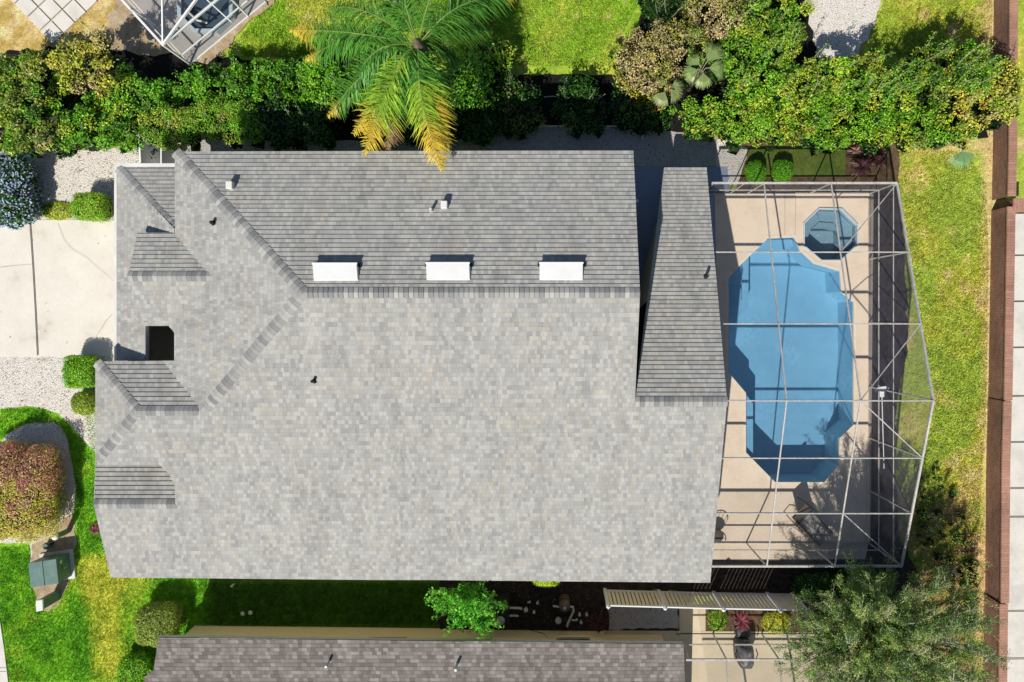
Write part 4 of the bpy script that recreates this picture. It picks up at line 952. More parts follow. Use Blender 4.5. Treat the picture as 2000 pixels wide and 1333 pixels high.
# --- fan palms
def fan(V,C,base,tip,spread,nb,r,col,w=.014):
    base=np.array(base); tip=np.array(tip); d=tip-base; L=np.linalg.norm(d[:2]); a0=math.atan2(d[1],d[0])
    for i in range(nb):
        a=a0+spread*(i/(nb-1)-.5); l=L*(1-.25*abs(i/(nb-1)-.5))*r.uniform(.85,1.08); dv=np.array((math.cos(a),math.sin(a),0)); q=np.array((-math.sin(a),math.cos(a),0))
        p0=base; p1=base+dv*l*.6+np.array((0,0,d[2]*.6+.04)); p2=base+dv*l+np.array((0,0,d[2]-.12*l)); c=np.array(col)*r.uniform(.7,1.25)
        V+= [p0-q*.004,p1-q*w,p1+q*w,p0+q*.004, p1-q*w,p2-q*.004,p2+q*.004,p1+q*w]; C+=[c*.9]*4+[c]*4
def fan_palm(name,label,px,py,z,tips,seed,nb=30,spread=1.9,col=(.34,.46,.16),hub=.25):
    r=random.Random(seed); c=P(px,py,z); t=thing(name,label,'palm',(c.x,c.y,0)); V=[];C=[]; mb=MB()
    for tx,ty in tips:
        tp=P(tx,ty,z); d=(tp-c); b=c+d*hub+Vector((0,0,.05)); mb.tube([(c.x,c.y,z*.6),c+d*hub*.5+Vector((0,0,.04)),b],[.014,.011,.008],6); fan(V,C,b,tp,spread,nb,r,col)
    fast_mesh('foliage',np.array(V),4,np.clip(np.array(C),0,.9),M['leaf'],t); mb.build('stem',M['pale_bark'],t)['kind']='stuff'
    m=MB(); m.tube([(c.x,c.y,0),(c.x+.02,c.y,z*.7)],[.06,.045],9); m.build('trunk',M['bark'],t); return t
fan_palm('fan_palm','small fan palm with spread blue green leaves above the mixed hedge',1372,134,2.5,[(1408,82),(1420,135),(1375,175),(1335,150),(1345,110)],101,34,1.5)
fan_palm('fan_palm','small fan palm leaf tuft at the shaded end of the house path',1303,172,2.0,[(1283,208),(1330,195),(1335,165),(1285,150)],102,30,1.6,(.34,.42,.16))
fan_palm('fan_palm','single drooping fan palm leaf beside the brick wall lawn',1872,272,1.6,[(1884,332)],103,46,2.4,(.26,.46,.20),.42)
# --- palm tree with feather fronds
def palm():
    zc=6.2; cx,cy=815,86; c=P(cx,cy,zc); t=thing('palm_tree','tall feather palm with yellow tipped fronds above the top hedge','palm tree',(c.x,c.y,0))
    mb=MB(); base=Vector((c.x+.05,c.y-.1,0)); mb.tube([base,base+Vector((.03,.02,2)),Vector((c.x,c.y,4.3)),Vector((c.x,c.y,zc-.15))],[.24,.19,.17,.15],14); mb.build('trunk',M['bark'],t,smooth=True)
    mb=MB(); mb.lathe((c.x,c.y,zc-1.0),[(.17,0),(.24,.25),(.22,.7),(.12,1.1),(.03,1.35)],14); mb.build('crown_shaft',M['bark'],t,smooth=True)
    r=random.Random(3); rn=np.random.default_rng(3)
    green=np.array((.08,.30,.045)); lite=np.array((.36,.58,.05)); yel=np.array((.92,.66,.08)); brn=np.array((.45,.30,.16))
    # tip px,py, tip height, droop arc, yellow start, tone
    FR=[(690,262,5.0,.7,.6,1),(566,58,5.2,.9,.68,0),(596,116,4.7,.8,.80,0),(640,228,4.4,.7,.80,0),(711,302,5.2,.6,.62,1),(757,292,4.9,.7,.62,2),(864,332,5.45,.6,.55,1),(874,294,5.1,.6,.42,1),(903,205,3.6,.7,1.2,0),
        (1008,-8,5.6,1.0,.82,0),(700,-40,6.0,1.1,1.2,0),(880,-70,6.4,1.2,1.2,0),(790,-60,6.6,1.0,1.2,0),(690,160,5.3,.9,1.2,0),(770,215,5.0,1.0,1.1,1),(640,15,5.6,1.0,.95,0),(820,200,4.6,.9,1.0,1),(735,120,4.9,.9,.95,1),(745,10,6.0,1.1,1.2,0),(800,240,4.3,.9,.8,1),(960,60,4.4,.6,1.3,3),(900,120,3.8,.5,1.3,3)]
    for (tx,ty,tz,arc,ys_,tone) in FR:
        tip=np.array(P(tx,ty,tz)); b=np.array((c.x,c.y,zc-.1)); h=tip-b; L=np.linalg.norm(h); n=30
        pts=[b+h*s+np.array((0,0,1))*arc*(math.sin(math.pi*min(1,s*1.0))*.9)*(1-.25*s) for s in np.linspace(0,1,n)]
        side=unit(np.cross(h,(0,0,1.))[None])[0]; bend=side*r.uniform(-.25,.25)
        pts=[p+bend*math.sin(math.pi*i/(n-1)) for i,p in enumerate(pts)]
        m=MB(); m.tube([tuple(p) for p in pts],[.020*(1-.85*i/(n-1))+.003 for i in range(n)],6); rach=m.build('frond',M['frond_rib'],t)
        V=[];C=[]; nl=int(L*34)
        for k in range(nl):
            s=.13+.87*k/nl; f=s*(n-1); i=min(n-2,int(f)); p=pts[i]+(pts[i+1]-pts[i])*(f-i); dr=unit((pts[i+1]-pts[i])[None])[0]
            for sg in (-1,1):
                ll=.80*math.sin(math.pi*min(.97,.18+.80*s))**.7*r.uniform(.6,1.18)*(1.0 if s<.9 else .75); roll=r.uniform(-1.1,.75)
                out=side*sg*math.cos(roll)+np.array((0,0,1))*math.sin(roll); d=unit((out*.9+dr*r.uniform(.45,.8))[None])[0]
                p1=p+d*ll*.5+np.array((0,0,-.02)); p2=p+d*ll+np.array((0,0,-ll*r.uniform(.3,.95))); wv=unit(np.cross(d,out+np.array((0,0,.7)))[None])[0]*.017
                q=np.cross(d,(0,0,1.)); wv=unit(q[None])[0]*.016
                ty_=np.clip((s-ys_)*6,0,1) if ys_<1.05 else 0
                cc=(lite if tone==1 and s>.3 else green)*(1 if tone!=3 else .6); cc=cc*(1-.3*r.random())+lite*.3*r.random()
                yy=brn if (tone==2 and s>.75) else yel
                cc=cc*(1-ty_)+yy*ty_*r.uniform(.75,1.1)
                V+= [p-wv*.6,p1-wv,p1+wv,p+wv*.6, p1-wv,p2-wv*.1,p2+wv*.1,p1+wv]; C+=[cc*.85]*4+[cc*1.1]*4
        fast_mesh('leaflets',np.array(V),4,np.clip(np.array(C),0,.9),M['leaf'],rach)
    return t
M['frond_rib']=mat_noise('frond_rib',[(.3,(.10,.22,.04)),(.7,(.26,.32,.08))],4,.6)
palm()
# --- trees with branches
def branch_tree(name,label,base,ztrunk,ends,seed,leaf,pal,per,twigs=10,trunk_r=.12,spread=.5,bark='pale_bark',tipleaf=1.0,updir=None):
    r=random.Random(seed); rn=np.random.default_rng(seed); t=thing(name,label,'tree',(base[0],base[1],0))
    b=Vector((base[0],base[1],0)); top=b+Vector((.1,-.05,ztrunk)); m=MB(); m.tube([b,b+Vector((.04,.03,ztrunk*.5)),top],[trunk_r*1.3,trunk_r,trunk_r*.85],10); m.build('trunk',M[bark],t,smooth=True)
    mb=MB(); V=[];C=[]
    for e in ends:
        e=Vector(e); mid=(top+e)/2+Vector((r.uniform(-.25,.25),r.uniform(-.25,.25),r.uniform(.1,.5))); pts=[]
        for k in range(7):
            s=k/6; pts.append(top*(1-s)**2+mid*2*s*(1-s)+e*s*s)
        mb.tube(pts,[max(.006,trunk_r*.45*(1-.9*k/6)) for k in range(7)],5)
        ec=pick(pal,1,rn)*r.uniform(.6,1.25)
        for q in range(twigs):
            s=r.uniform(.3,1); f=s*6; i=min(5,int(f)); p=pts[i].lerp(pts[i+1],f-i); ax=(pts[i+1]-pts[i]).normalized()
            d=(ax*r.uniform(.4,1.1)+Vector((r.uniform(-1,1),r.uniform(-1,1),r.uniform(-.2,.9))).normalized()*spread+(Vector(updir)*.5 if updir else Vector())).normalized(); l=r.uniform(.35,.85)
            e2=p+d*l+Vector((0,0,-.05*l)); mb.tube([p,(p+e2)/2+Vector((0,0,.03)),e2],[.013,.009,.004],4,cap=False)
            n=int(per*r.uniform(.4,1.3)); tt=rn.uniform(.12,1,(n,1))**.8; pp=np.array(p)+(np.array(e2)-np.array(p))*tt+rn.normal(size=(n,3))*.055
            nr=unit(rn.normal(size=(n,3))*.8+np.array((0,0,.7))); cc=ec*.5+pick(pal,n,rn)*.5
            V.append(leaf_quads(pp,nr,leaf,leaf*.42,rn)); C.append(np.repeat(shade_cols(cc,rn,.5),4,axis=0))
    mb.build('branches',M[bark],t); fast_mesh('crown',np.concatenate(V),4,np.concatenate(C),M['leaf'],t); return t
r_=random.Random(5); ends=[]
while len(ends)<210:
    x=r_.uniform(1530,1950); y=r_.uniform(1075,1480); d=math.hypot((x-1742)/222,(y-1285)/195)
    if d<1 and not(x<1640 and y<1150): ends.append(P(x,y,2.7+2.9*(1-d*d)+r_.uniform(-.6,.6)))
bt=P(1745,1262,3.0)
branch_tree('large_tree','large airy tree with fine leaves and pale twigs at the lower right',(bt.x,bt.y),1.2,ends,111,.062,[((.06,.16,.04),4),((.22,.44,.07),3.4),((.50,.66,.13),2),((.78,.70,.34),1.0)],78,14,.13,.62,updir=(-.5,1.0,.3))
ends=[]
while len(ends)<46:
    x=r_.uniform(850,976); y=r_.uniform(1140,1222); d=math.hypot((x-913)/63,(y-1182)/44)
    if d<1: ends.append(P(x,y,2.0+1.0*(1-d*d)+r_.uniform(-.3,.2)))
bt=P(913,1185,2.2)
branch_tree('small_tree','small bright green leafy tree against the yellow wall',(bt.x,bt.y),1.1,ends,112,.13,[((.18,.66,.04),5),((.30,.78,.08),3),(G3,1.0)],26,6,.06,.5,bark='bark')
# --- grass blades
def blades():
    zones=[([(150,700),(420,1130),(400,1140),(380,1222),(255,1333),(20,1333),(0,1190),(0,1070),(60,1066),(62,1120),(75,1192),(96,1197),(140,1130),(150,1062),(150,950),(133,860),(105,822),(70,822),(35,834),(0,862),(0,800),(85,798),(130,826),(185,888),(200,1060),(217,1128)],60000,.07),
           ([(1752,282),(1890,300),(1925,360),(1930,500),(1926,800),(1912,1000),(1900,1333),(1800,1333),(1760,1100),(1825,783),(1752,360)],60000,.065),
           ([(560,0),(1250,0),(1200,100),(1190,130),(1015,130),(960,100),(700,120),(480,110),(455,90),(520,10)],50000,.065),
           ([(1725,0),(1938,0),(1935,110),(1700,110)],14000,.065),([(400,1138),(860,1138),(860,1220),(382,1220)],16000,.07)]
    r=np.random.default_rng(9); V=[];C=[]
    for poly,n,hh in zones:
        xs=[p[0] for p in poly]; ys=[p[1] for p in poly]; px=r.uniform(min(xs),max(xs),n*3); py=r.uniform(min(ys),max(ys),n*3); k=inpoly(px,py,poly); px=px[k][:n]; py=py[k][:n]; m=len(px)
        b=np.stack([(px-NX)/F*H,-(py-NY)/F*H,np.zeros(m)],1); a=r.uniform(0,6.28,m); w=np.stack([np.cos(a),np.sin(a),np.zeros(m)],1)*.015
        tip=b+np.stack([r.normal(0,.035,m),r.normal(0,.035,m),hh*r.uniform(.6,1.5,m)],1)
        v=np.stack([b-w,b+w,tip],1); c=lawn_col(px,py)*r.uniform(.5,1.55,(m,1)); V.append(v.reshape(-1,3)); C.append(np.repeat(c,3,axis=0))
    o=fast_mesh('grass',np.concatenate(V),3,np.clip(np.concatenate(C),0,.8),M['blade']); tag(o,'short grass blades growing across the lawns','grass',kind='stuff')
blades()

super_shrub('shrub','yellow green shrub right of the crimson cordyline below the slatted fence',1518,1218,28,20,.6,2.4,'autumn',82,3500,.07)
super_shrub('shrub','low olive shrub left of the crimson cordyline below the slatted fence',1402,1212,20,22,.45,2.2,'olive',83,2600,.06)
super_shrub('shrub','dark shrub under the left branches of the large tree',1600,1150,50,30,.6,2.4,'dark',84,6000,.08)
super_shrub('shrub','dark shrub between the pool cage corner and the large tree',1690,1135,55,26,.9,2.4,'dark',85,6000,.08)
def litter():
    r=np.random.default_rng(44); V=[];C=[]
    for (x0,x1,y0,y1,n,z,pal) in ((1760,1935,285,1320,2600,.05,[(TN,3),((.75,.65,.35),3),(BR,2)]),(560,1240,0,130,500,.05,[(TN,3),((.75,.65,.35),3)]),(1770,1920,950,1330,2500,.05,[(TN,3),(BR,4),((.5,.3,.12),2)]),(0,225,295,430,260,.06,[(BR,3),(TN,1)]),(0,185,700,830,220,.06,[(BR,3),(TN,1)]),(0,222,435,690,12,.08,[(BR,3)]),(1000,1180,1140,1230,900,.07,[(BR,4),(TN,1.5)]),(1180,1560,1130,1165,1200,.07,[(BR,4),(TN,3)]),(1410,1750,262,280,500,.07,[(TN,4),(BR,2)])):
        p=np.stack([(r.uniform(x0,x1,n)-NX)/F*H,-(r.uniform(y0,y1,n)-NY)/F*H,np.full(n,z)],1)
        V.append(leaf_quads(p,unit(r.normal(size=(n,3))*.25+np.array((0,0,1.))),.055,.035,r)); C.append(np.repeat(shade_cols(pick(pal,n,r),r),4,axis=0))
    o=fast_mesh('fallen_leaves',np.concatenate(V),4,np.concatenate(C),M['leaf']); tag(o,'small fallen leaves scattered over lawns, gravel and beds','leaves',kind='stuff')
litter()

area_shrub('scrub','low sunlit scrub and dry leaves just above the large tree',[(1800,1000),(1870,985),(1915,1040),(1912,1110),(1850,1120),(1790,1075)],.45,[(TN,3),(YG,2),(G2,2),(YL,1.5),(BR,1)],121,leaf=.07,dens=150,cr=(.08,.20),spacing=.46,ragged=.4,cat='ground cover',sprouts=8)
area_shrub('scrub','low scrub at the foot of the brick wall beside the large tree',[(1860,1120),(1915,1110),(1918,1240),(1880,1250)],.45,[(TN,3),(YG,2),(G2,2),(GOLD,1.2),(BR,1)],122,leaf=.07,dens=150,cr=(.10,.24),spacing=.34,ragged=.4,cat='ground cover',sprouts=5)
area_shrub('scrub','patchy dark scrub beside the right edge of the pool cage',[(1800,925),(1850,900),(1880,950),(1860,990),(1800,1000)],.40,[(G3,3),(OL,2),(BR,1),(G1,2)],123,leaf=.07,dens=130,cr=(.08,.18),spacing=.50,ragged=.4,cat='ground cover')
area_shrub('ground_cover','bright low green fringe along the gravel under the left hedge',[(-30,276),(100,280),(270,268),(272,284),(160,292),(60,289),(-30,294)],.28,[(YG,4),(G2,4),(YL,1)],124,leaf=.06,dens=220,cr=(.10,.18),spacing=.22,ragged=.2,cat='ground cover')
area_shrub('ground_cover','low green and yellow fringe along the lower edge of the right hand hedge',[(1330,252),(1480,268),(1740,272),(1880,262),(1885,276),(1745,286),(1470,279),(1335,262)],.30,[(YG,4),(G2,4),(YL,2),(TN,1)],125,leaf=.07,dens=200,cr=(.10,.20),spacing=.24,ragged=.2,cat='ground cover')
area_shrub('ground_cover','small weeds growing between the pool filter pipes',[(1000,1150),(1100,1150),(1170,1165),(1175,1200),(1150,1225),(1050,1224),(1020,1205),(1000,1175)],.14,[(OL,3),(G1,2),(BR,2)],126,leaf=.05,dens=60,cr=(.06,.14),spacing=.45,ragged=.2,cat='ground cover')
# ------------------------------------------------------------------ brick wall
def brick_wall(label, base, top_z, capw, z0=0):
    """base: list of (px,py) of the lawn side foot"""
    t=thing('brick_wall',label,'wall',P(*base[len(base)//2],0)); pts=[P(x,y,0) for x,y in base]; face=MB(); cap=MB(); th=.24; s=0
    for a,b in zip(pts,pts[1:]):
        L=(b-a).length; d=(b-a)/L; n=Vector((-d.y,d.x,0)); n=n if n.x>0 else -n
        for off,fl in ((Vector(),False),(n*th,True)):
            p,q=a+off,b+off; face.quad(p,q,q+Z*top_z,p+Z*top_z,[(s,0),(s+L,0),(s+L,top_z),(s,top_z)])
        ca,cb=a-n*.035,b-n*.035
        for (p,q,w,zz,h) in ((ca,cb,capw,top_z,.07),):
            v=[p,q,q+n*w,p+n*w]; lo=[x+Z*zz for x in v]; hi=[x+Z*(zz+h) for x in v]
            cap.add(lo+hi,[(0,1,5,4),(1,2,6,5),(2,3,7,6),(3,0,4,7),(4,5,6,7)],[[(s,.0),(s+L,0),(s+L,.07),(s,.07)],[(0,0)]*4,[(s,0),(s+L,0),(s+L,.07),(s,.07)],[(0,0)]*4,[(s,0),(s+L,0),(s+L,w),(s,w)]])
        s+=L
    face.build('brickwork',M['brick'],t); c=cap.build('coping',M['brick_cap'],t)
    return t
WZ=.93
brick_wall('brown brick boundary wall section above the projecting pier',[(1941,-80),(1940,120),(1939,300),(1937,392)],WZ,.31)
brick_wall('long brown brick boundary wall below the projecting pier',[(1936,412),(1933,600),(1930,776)],WZ,.31)
brick_wall('brown brick boundary wall section beside the lower lawn',[(1929,778),(1926,900),(1924,1158)],WZ,.31)
brick_wall('brown brick boundary wall section behind the large tree',[(1922,1160),(1920,1333),(1919,1420)],WZ,.31)
for (x,y,w,lab) in ((1990,402,.42,'square brick pier joining the two upper brick wall sections'),):
    p=P(x,y,WZ); t=thing('brick_pier',lab,'pier',(p.x,p.y,0)); mb=MB(); z=WZ+.02
    mb.box((p.x,p.y,0),w,.42,z); 
    # uv in metres so the bricks keep their size
    for i,f in enumerate(mb.f):
        v=[Vector(mb.v[k]) for k in f]; mb.uv[i]=[((q.x+q.y),q.z) for q in v] if abs((v[1]-v[0]).cross(v[2]-v[0]).z)<1e-6 else [(q.x,q.y) for q in v]
    mb.build('brickwork',M['brick'],t); mb=MB(); mb.box((p.x,p.y,z),w+.1,.52,.08)
    for i,f in enumerate(mb.f): mb.uv[i]=[(mb.v[k][0],mb.v[k][1]*.4) for k in f]
    mb.build('coping',M['brick_cap'],t,bevel=.01)
# ------------------------------------------------------------------ slatted vinyl fence
def slat_fence():
    t=thing('slatted_fence','beige vinyl fence of upright slats between the house and the neighbouring patio','fence',P(1360,1152,0)); h=1.62
    tops=[(1188,1184),(1299,1187),(1413,1190),(1524,1192),(1575,1193)]
    tp=[P(x,y,h) for x,y in tops]
    for p in tp:
        m=MB(); m.box((p.x,p.y,0),.12,.12,h+.05); m.lathe((p.x,p.y,h+.05),[(.09,0),(.09,.02),(.01,.08)],4); m.build('post',M['vinyl_white'],t)
    for a,b in zip(tp,tp[1:]):
        for z,w in ((h-.06,.09),(.18,.08)):
            m=MB(); m.bar(Vector((a.x+.06,a.y,z)),Vector((b.x-.06,b.y,z)),.045,w); m.build('rail',M['vinyl_white'],t)
        n=13
        for i in range(n):
            s=(i+.5)/n; p=a.lerp(b,.03+.94*s); m=MB(); m.box((p.x,p.y+.005,.16),.115,.022,h-.06-.12); m.build('slat',M['vinyl'],t)
slat_fence()
# ------------------------------------------------------------------ white side fence at the garage
def side_fence():
    h=1.45; a=P(272,265,h); b=P(275,324,h); t=thing('white_fence','short white panel fence between the clipped hedge and the garage roof','fence',(a.x,(a.y+b.y)/2,0))
    m=MB(); 
    for p in (a,b): m2=MB(); m2.box((p.x,p.y,0),.12,.12,h+.04); m2.lathe((p.x,p.y,h+.04),[(.085,0),(.085,.02),(.01,.06)],4); m2.build('post',M['vinyl_white'],t)
    m.bar(Vector((a.x,a.y,h/2)),Vector((b.x,b.y,h/2)),.03,h-.12); m.build('panel',M['vinyl_white'],t)
    m=MB(); m.bar(Vector((a.x,a.y,h)),Vector((b.x,b.y,h)),.06,.06); m.build('rail',M['vinyl_white'],t)
    c=P(315,290,1.1); d=P(315,324,1.1); m=MB(); m.bar(Vector((c.x,c.y,.55)),Vector((d.x,d.y,.55)),.025,1.08)
    t2=thing('gate','narrow white gate beside the garage roof corner','gate',(c.x,(c.y+d.y)/2,0)); m.build('panel',M['vinyl_white'],t2); m=MB(); m.bar(Vector((c.x,c.y,1.1)),Vector((d.x,d.y,1.1)),.05,.04); m.build('rail',M['vinyl_white'],t2)
side_fence()
m=MB(); a,b,c=P(1052,247,.08),P(1255,248,.08),P(1255,272,.08); m.bar(a,b,.05,.12); tag(recenter(m.build('garden_edging',M['vinyl'])),'long pale timber edging along the shaded mulch bed','edging')
m=MB(); m.bar(b+Vector((0,-.03,0)),c,.07,.12); tag(recenter(m.build('garden_edging',M['vinyl'])),'short pale timber edging turning toward the house','edging')
for i,(x0,y0,x1,y1,z) in enumerate(((1063,190,1095,191,.7),(1155,208,1182,184,.9),(1228,180,1262,176,.8))):
    m=MB(); m.tube([P(x0,y0,z),P((x0+x1)/2,(y0+y1)/2-2,z+.1),P(x1,y1,z+.12)],[.02,.016,.008],6); tag(recenter(m.build('bare_branch',M['pale_bark'])),['pale bare branch at the left in the shaded bed','pale bare branch rising over the edging in the shaded bed','pale bare branch near the tan shrub in the shaded bed'][i],'branch')
# ------------------------------------------------------------------ utility boxes on the front lawn
def transformer():
    z=.85; tl,tr,br,bl=P(55,1101,z),P(108,1093,z),P(113,1140,z),P(60,1148,z); c=(tl+tr+br+bl)/4; t=thing('utility_cabinet','large green steel utility cabinet on the front lawn','cabinet',(c.x,c.y,0))
    pts=[bl,br,tr,tl]; m=MB(); m.prism(pts,.08,z-.06); m.build('body',M['green_box'],t,bevel=.012)
    cc=c; m=MB(); top=[cc+(p-cc)*1.03 for p in pts]; mid1=(top[0]+top[1])/2+Z*.02; mid2=(top[2]+top[3])/2+Z*.02
    m.prism(top,z-.06,z-.015); m.build('lid',M['green_box'],t,bevel=.012)
    m=MB(); m.bar(Vector((mid1.x,mid1.y,z)),Vector((mid2.x,mid2.y,z)),.025,.02); m.build('seam',M['green_plastic'],t)
    m=MB(); pad=[cc+(p-cc)*1.25 for p in pts]; m.prism(pad,0,.09); m.build('base_pad',M['sidewalk'],t,bevel=.01)
    e=tr.lerp(br,.2); m=MB(); m.box((e.x+.015,e.y,.55),.02,.12,.12); m.build('warning_label',M['white_metal'],t)
    e=tr.lerp(br,.5); m=MB(); m.box((e.x+.03,e.y,.4),.04,.05,.14); m.build('handle',M['cage_metal'],t)
transformer()
def pedestal():
    z=1.0; q=[P(70,1196,z),P(84,1193,z),P(83,1171,z),P(69,1173,z)]; c=sum(q,Vector())/4; t=thing('cable_pedestal','slim green pedestal with a white cap below the utility cabinet','pedestal',(c.x,c.y,0))
    m=MB(); m.prism([c+(p-c)*.86 for p in q],0,z-.05); m.build('body',M['green_plastic'],t,bevel=.01); m=MB(); m.prism(q,z-.09,z); m.build('cap',M['white_metal'],t,bevel=.03)
pedestal()
p=P(105,1050,.85); t=thing('bollard','round utility post with white domed top near the red leaved shrub','bollard',(p.x,p.y,0)); m=MB(); m.tube([(p.x,p.y,0),(p.x,p.y,.8)],.10,16); m.build('post',M['green_plastic'],t,smooth=False); m=MB(); m.lathe((p.x,p.y,.74),[(.125,0),(.125,.07),(.10,.105),(.02,.12)],18); m.build('cap',M['white_metal'],t,smooth=True)
p=P(88,1068,.3); t=thing('valve_post','low green irrigation valve cover beside the utility cabinet','valve cover',(p.x,p.y,0)); m=MB(); m.lathe((p.x,p.y,0),[(.13,0),(.13,.26),(.10,.30),(.02,.31)],14); m.build('body',M['green_plastic'],t); m=MB(); m.tube([(p.x+.14,p.y+.05,0),(p.x+.14,p.y+.05,.35)],.03,8); m.build('pipe',M['dark'],t)
for i,(x,y) in enumerate(((474,1199),(489,1197))):
    p=P(x,y,.05); m=MB(); m.lathe((p.x,p.y,.02),[(.05,0),(.09,.03),(.08,.055),(.02,.07)],12); tag(recenter(m.build('mushroom',M['pvc'],smooth=True)),['left of two pale round caps in the shaded grass strip','right of two pale round caps in the shaded grass strip'][i],'mushroom',group='pale caps in the shaded grass')
p=P(455,1143,.1); m=MB(); m.tube([(p.x,p.y,0),(p.x,p.y,.2)],.03,8); m.lathe((p.x,p.y,.2),[(.045,0),(.045,.03),(.01,.035)],8); tag(recenter(m.build('sprinkler',M['pvc'])),'tiny white sprinkler head at the edge of the shaded grass','sprinkler')
# ------------------------------------------------------------------ things inside the cage
def lounger():
    a=P(1612,1052,.35); b=P(1545,985,.35); d=Vector((b.x-a.x,b.y-a.y,0)); L=d.length; d.normalize(); n=Vector((-d.y,d.x,0)); w=.33
    base=Vector(((a.x+b.x)/2,(a.y+b.y)/2,DZ)); t=thing('sun_lounger','dark sling sun lounger with raised back at the lower end of the pool deck','sun lounger',base)
    A=Vector((a.x,a.y,0)); hinge=A+d*L*.62; z=DZ+.36; head=A+d*(L*.62+.62)
    m=MB(); 
    for k in range(6): 
        p=A+d*L*.62*k/6; q=A+d*L*.62*(k+1)/6; sag=lambda s:-.03*math.sin(math.pi*s)
        m.quad(p+n*w+Z*(z+sag(k/6)),p-n*w+Z*(z+sag(k/6)),q-n*w+Z*(z+sag((k+1)/6)),q+n*w+Z*(z+sag((k+1)/6)))
    m.build('seat',M['sling_light'],t)
    m=MB(); m.quad(hinge+n*w+Z*z,hinge-n*w+Z*z,head-n*w+Z*(z+.55),head+n*w+Z*(z+.55)); m.quad(hinge+n*w+Z*(z-.012),head+n*w+Z*(z+.538),head-n*w+Z*(z+.538),hinge-n*w+Z*(z-.012)); m.build('backrest',M['sling'],t)
    for s in (-1,1):
        o=n*(w+.02)*s; m=MB(); m.tube([A+o+Z*z,hinge+o+Z*z,head+o+Z*(z+.56)],.02,8); m.build('frame_rail',M['sling'],t)
        m=MB(); arch=[hinge+o*1.1-d*.35+Z*z]+[hinge+o*1.25+d*(-.35+.95*k/8)+Z*(z+.28*math.sin(math.pi*k/8)) for k in range(1,8)]+[hinge+o*1.1+d*.6+Z*DZ]
        m.tube(arch,.018,8); m.build('arm',M['sling'],t)
        for q in (A+d*.12,A+d*(L*.62-.05)):
            m=MB(); m.tube([q+o+Z*z,q+o*1.05+Z*DZ],.018,8); m.build('leg',M['sling'],t)
    m=MB(); m.tube([head+n*(w+.02)+Z*(z+.56),head-n*(w+.02)+Z*(z+.56)],.02,8); m.build('head_bar',M['sling'],t)
lounger()
def chair():
    p=P(1398,1045,.4); t=thing('patio_chair','dark round backed patio chair half hidden by the house eave','chair',(p.x,p.y,DZ)); x,y=p.x,p.y
    m=MB(); m.lathe((x,y,DZ+.40),[(.25,0),(.27,.03),(.25,.05),(.02,.055)],20); m.build('seat',M['sling'],t,smooth=True)
    m=MB(); arc=[(x+.28*math.cos(a),y+.28*math.sin(a),DZ+.72) for a in np.linspace(-.3,3.4,14)]; m.tube(arc,.02,8); m.build('back_rail',M['sling'],t)
    for k in range(7):
        a=-.2+3.4*k/6; m=MB(); m.tube([(x+.26*math.cos(a),y+.26*math.sin(a),DZ+.44),(x+.28*math.cos(a),y+.28*math.sin(a),DZ+.72)],.01,6); m.build('spindle',M['sling'],t)
    for a in (.78,2.35,3.93,5.5):
        m=MB(); m.tube([(x+.2*math.cos(a),y+.2*math.sin(a),DZ+.41),(x+.26*math.cos(a),y+.26*math.sin(a),DZ)],.015,7); m.build('leg',M['sling'],t)
chair()
def skimmer():
    b=P(1727,917,DZ+.02); tp=P(1722,770,1.75); X=XE-.25; b=Vector((12.42,P(1727,915,1.5).y,1.58)); tp=Vector((12.40,P(1722,775,1.5).y,1.46)); t=thing('pool_brush','white telescopic pole with a wide fan shaped head beside the east screen','pool tool',(b.x,b.y,DZ))
    m=MB(); m.tube([b,tp],[.014,.02],8); m.build('pole',M['white_metal'],t)
    d=(tp-b).normalized(); m=MB(); m.bar(tp-d*.02,tp+d*.2,.16,.05); m.build('bracket',M['white_metal'],t,bevel=.01)
    m=MB(); c=tp+d*.2; pr=[(-.24,.0),(-.25,.10),(-.1,.16),(.14,.19),(.25,.14),(.25,.03),(.1,-.03)]; r=Vector((1,0,0)); m.slab([c+r*x+d*y for x,y in pr][::-1],Z*.07); m.build('head',M['white_metal'],t,bevel=.012)
skimmer()
# ------------------------------------------------------------------ pool equipment
def tubething(name,label,cat,pts,r,mat='pvc'):
    m=MB(); m.tube(pts,r,10); return tag(recenter(m.build(name,M[mat])),label,cat)
a=P(975,1195,.75); t=thing('pool_heater','dark square pool heater beside the small bright tree','pool heater',(a.x,a.y,0))
m=MB(); m.box((a.x,a.y,.05),.72,.95,.72); m.build('body',M['dark'],t,bevel=.03); m=MB(); m.lathe((a.x+.05,a.y-.32,.77),[(.16,0),(.17,.04),(.13,.10),(.03,.13)],18); m.build('vent_dome',M['cage_metal'],t,smooth=True)
m=MB(); m.box((a.x,a.y,0),.95,1.15,.05); m.build('base_pad',M['patio'],t)
a=P(995,1188,.5); b=P(1014,1188,.5); tubething('water_pipe','upper short white pipe leaving the pool heater','pipe',[a,b,P(1018,1189,.4),P(1018,1190,.05)],.045)
a=P(995,1203,.5); b=P(1008,1203,.5); tubething('water_pipe','lower short white pipe leaving the pool heater','pipe',[a,b,P(1011,1203,.4),P(1011,1204,.05)],.04)
a=P(1027,1192,.3); m=MB(); m.lathe((a.x,a.y,0),[(.05,0),(.05,.24),(.085,.26),(.085,.33),(.03,.36)],14); tag(recenter(m.build('valve',M['pvc'],smooth=True)),'round white valve top next to the pool heater pipes','valve')
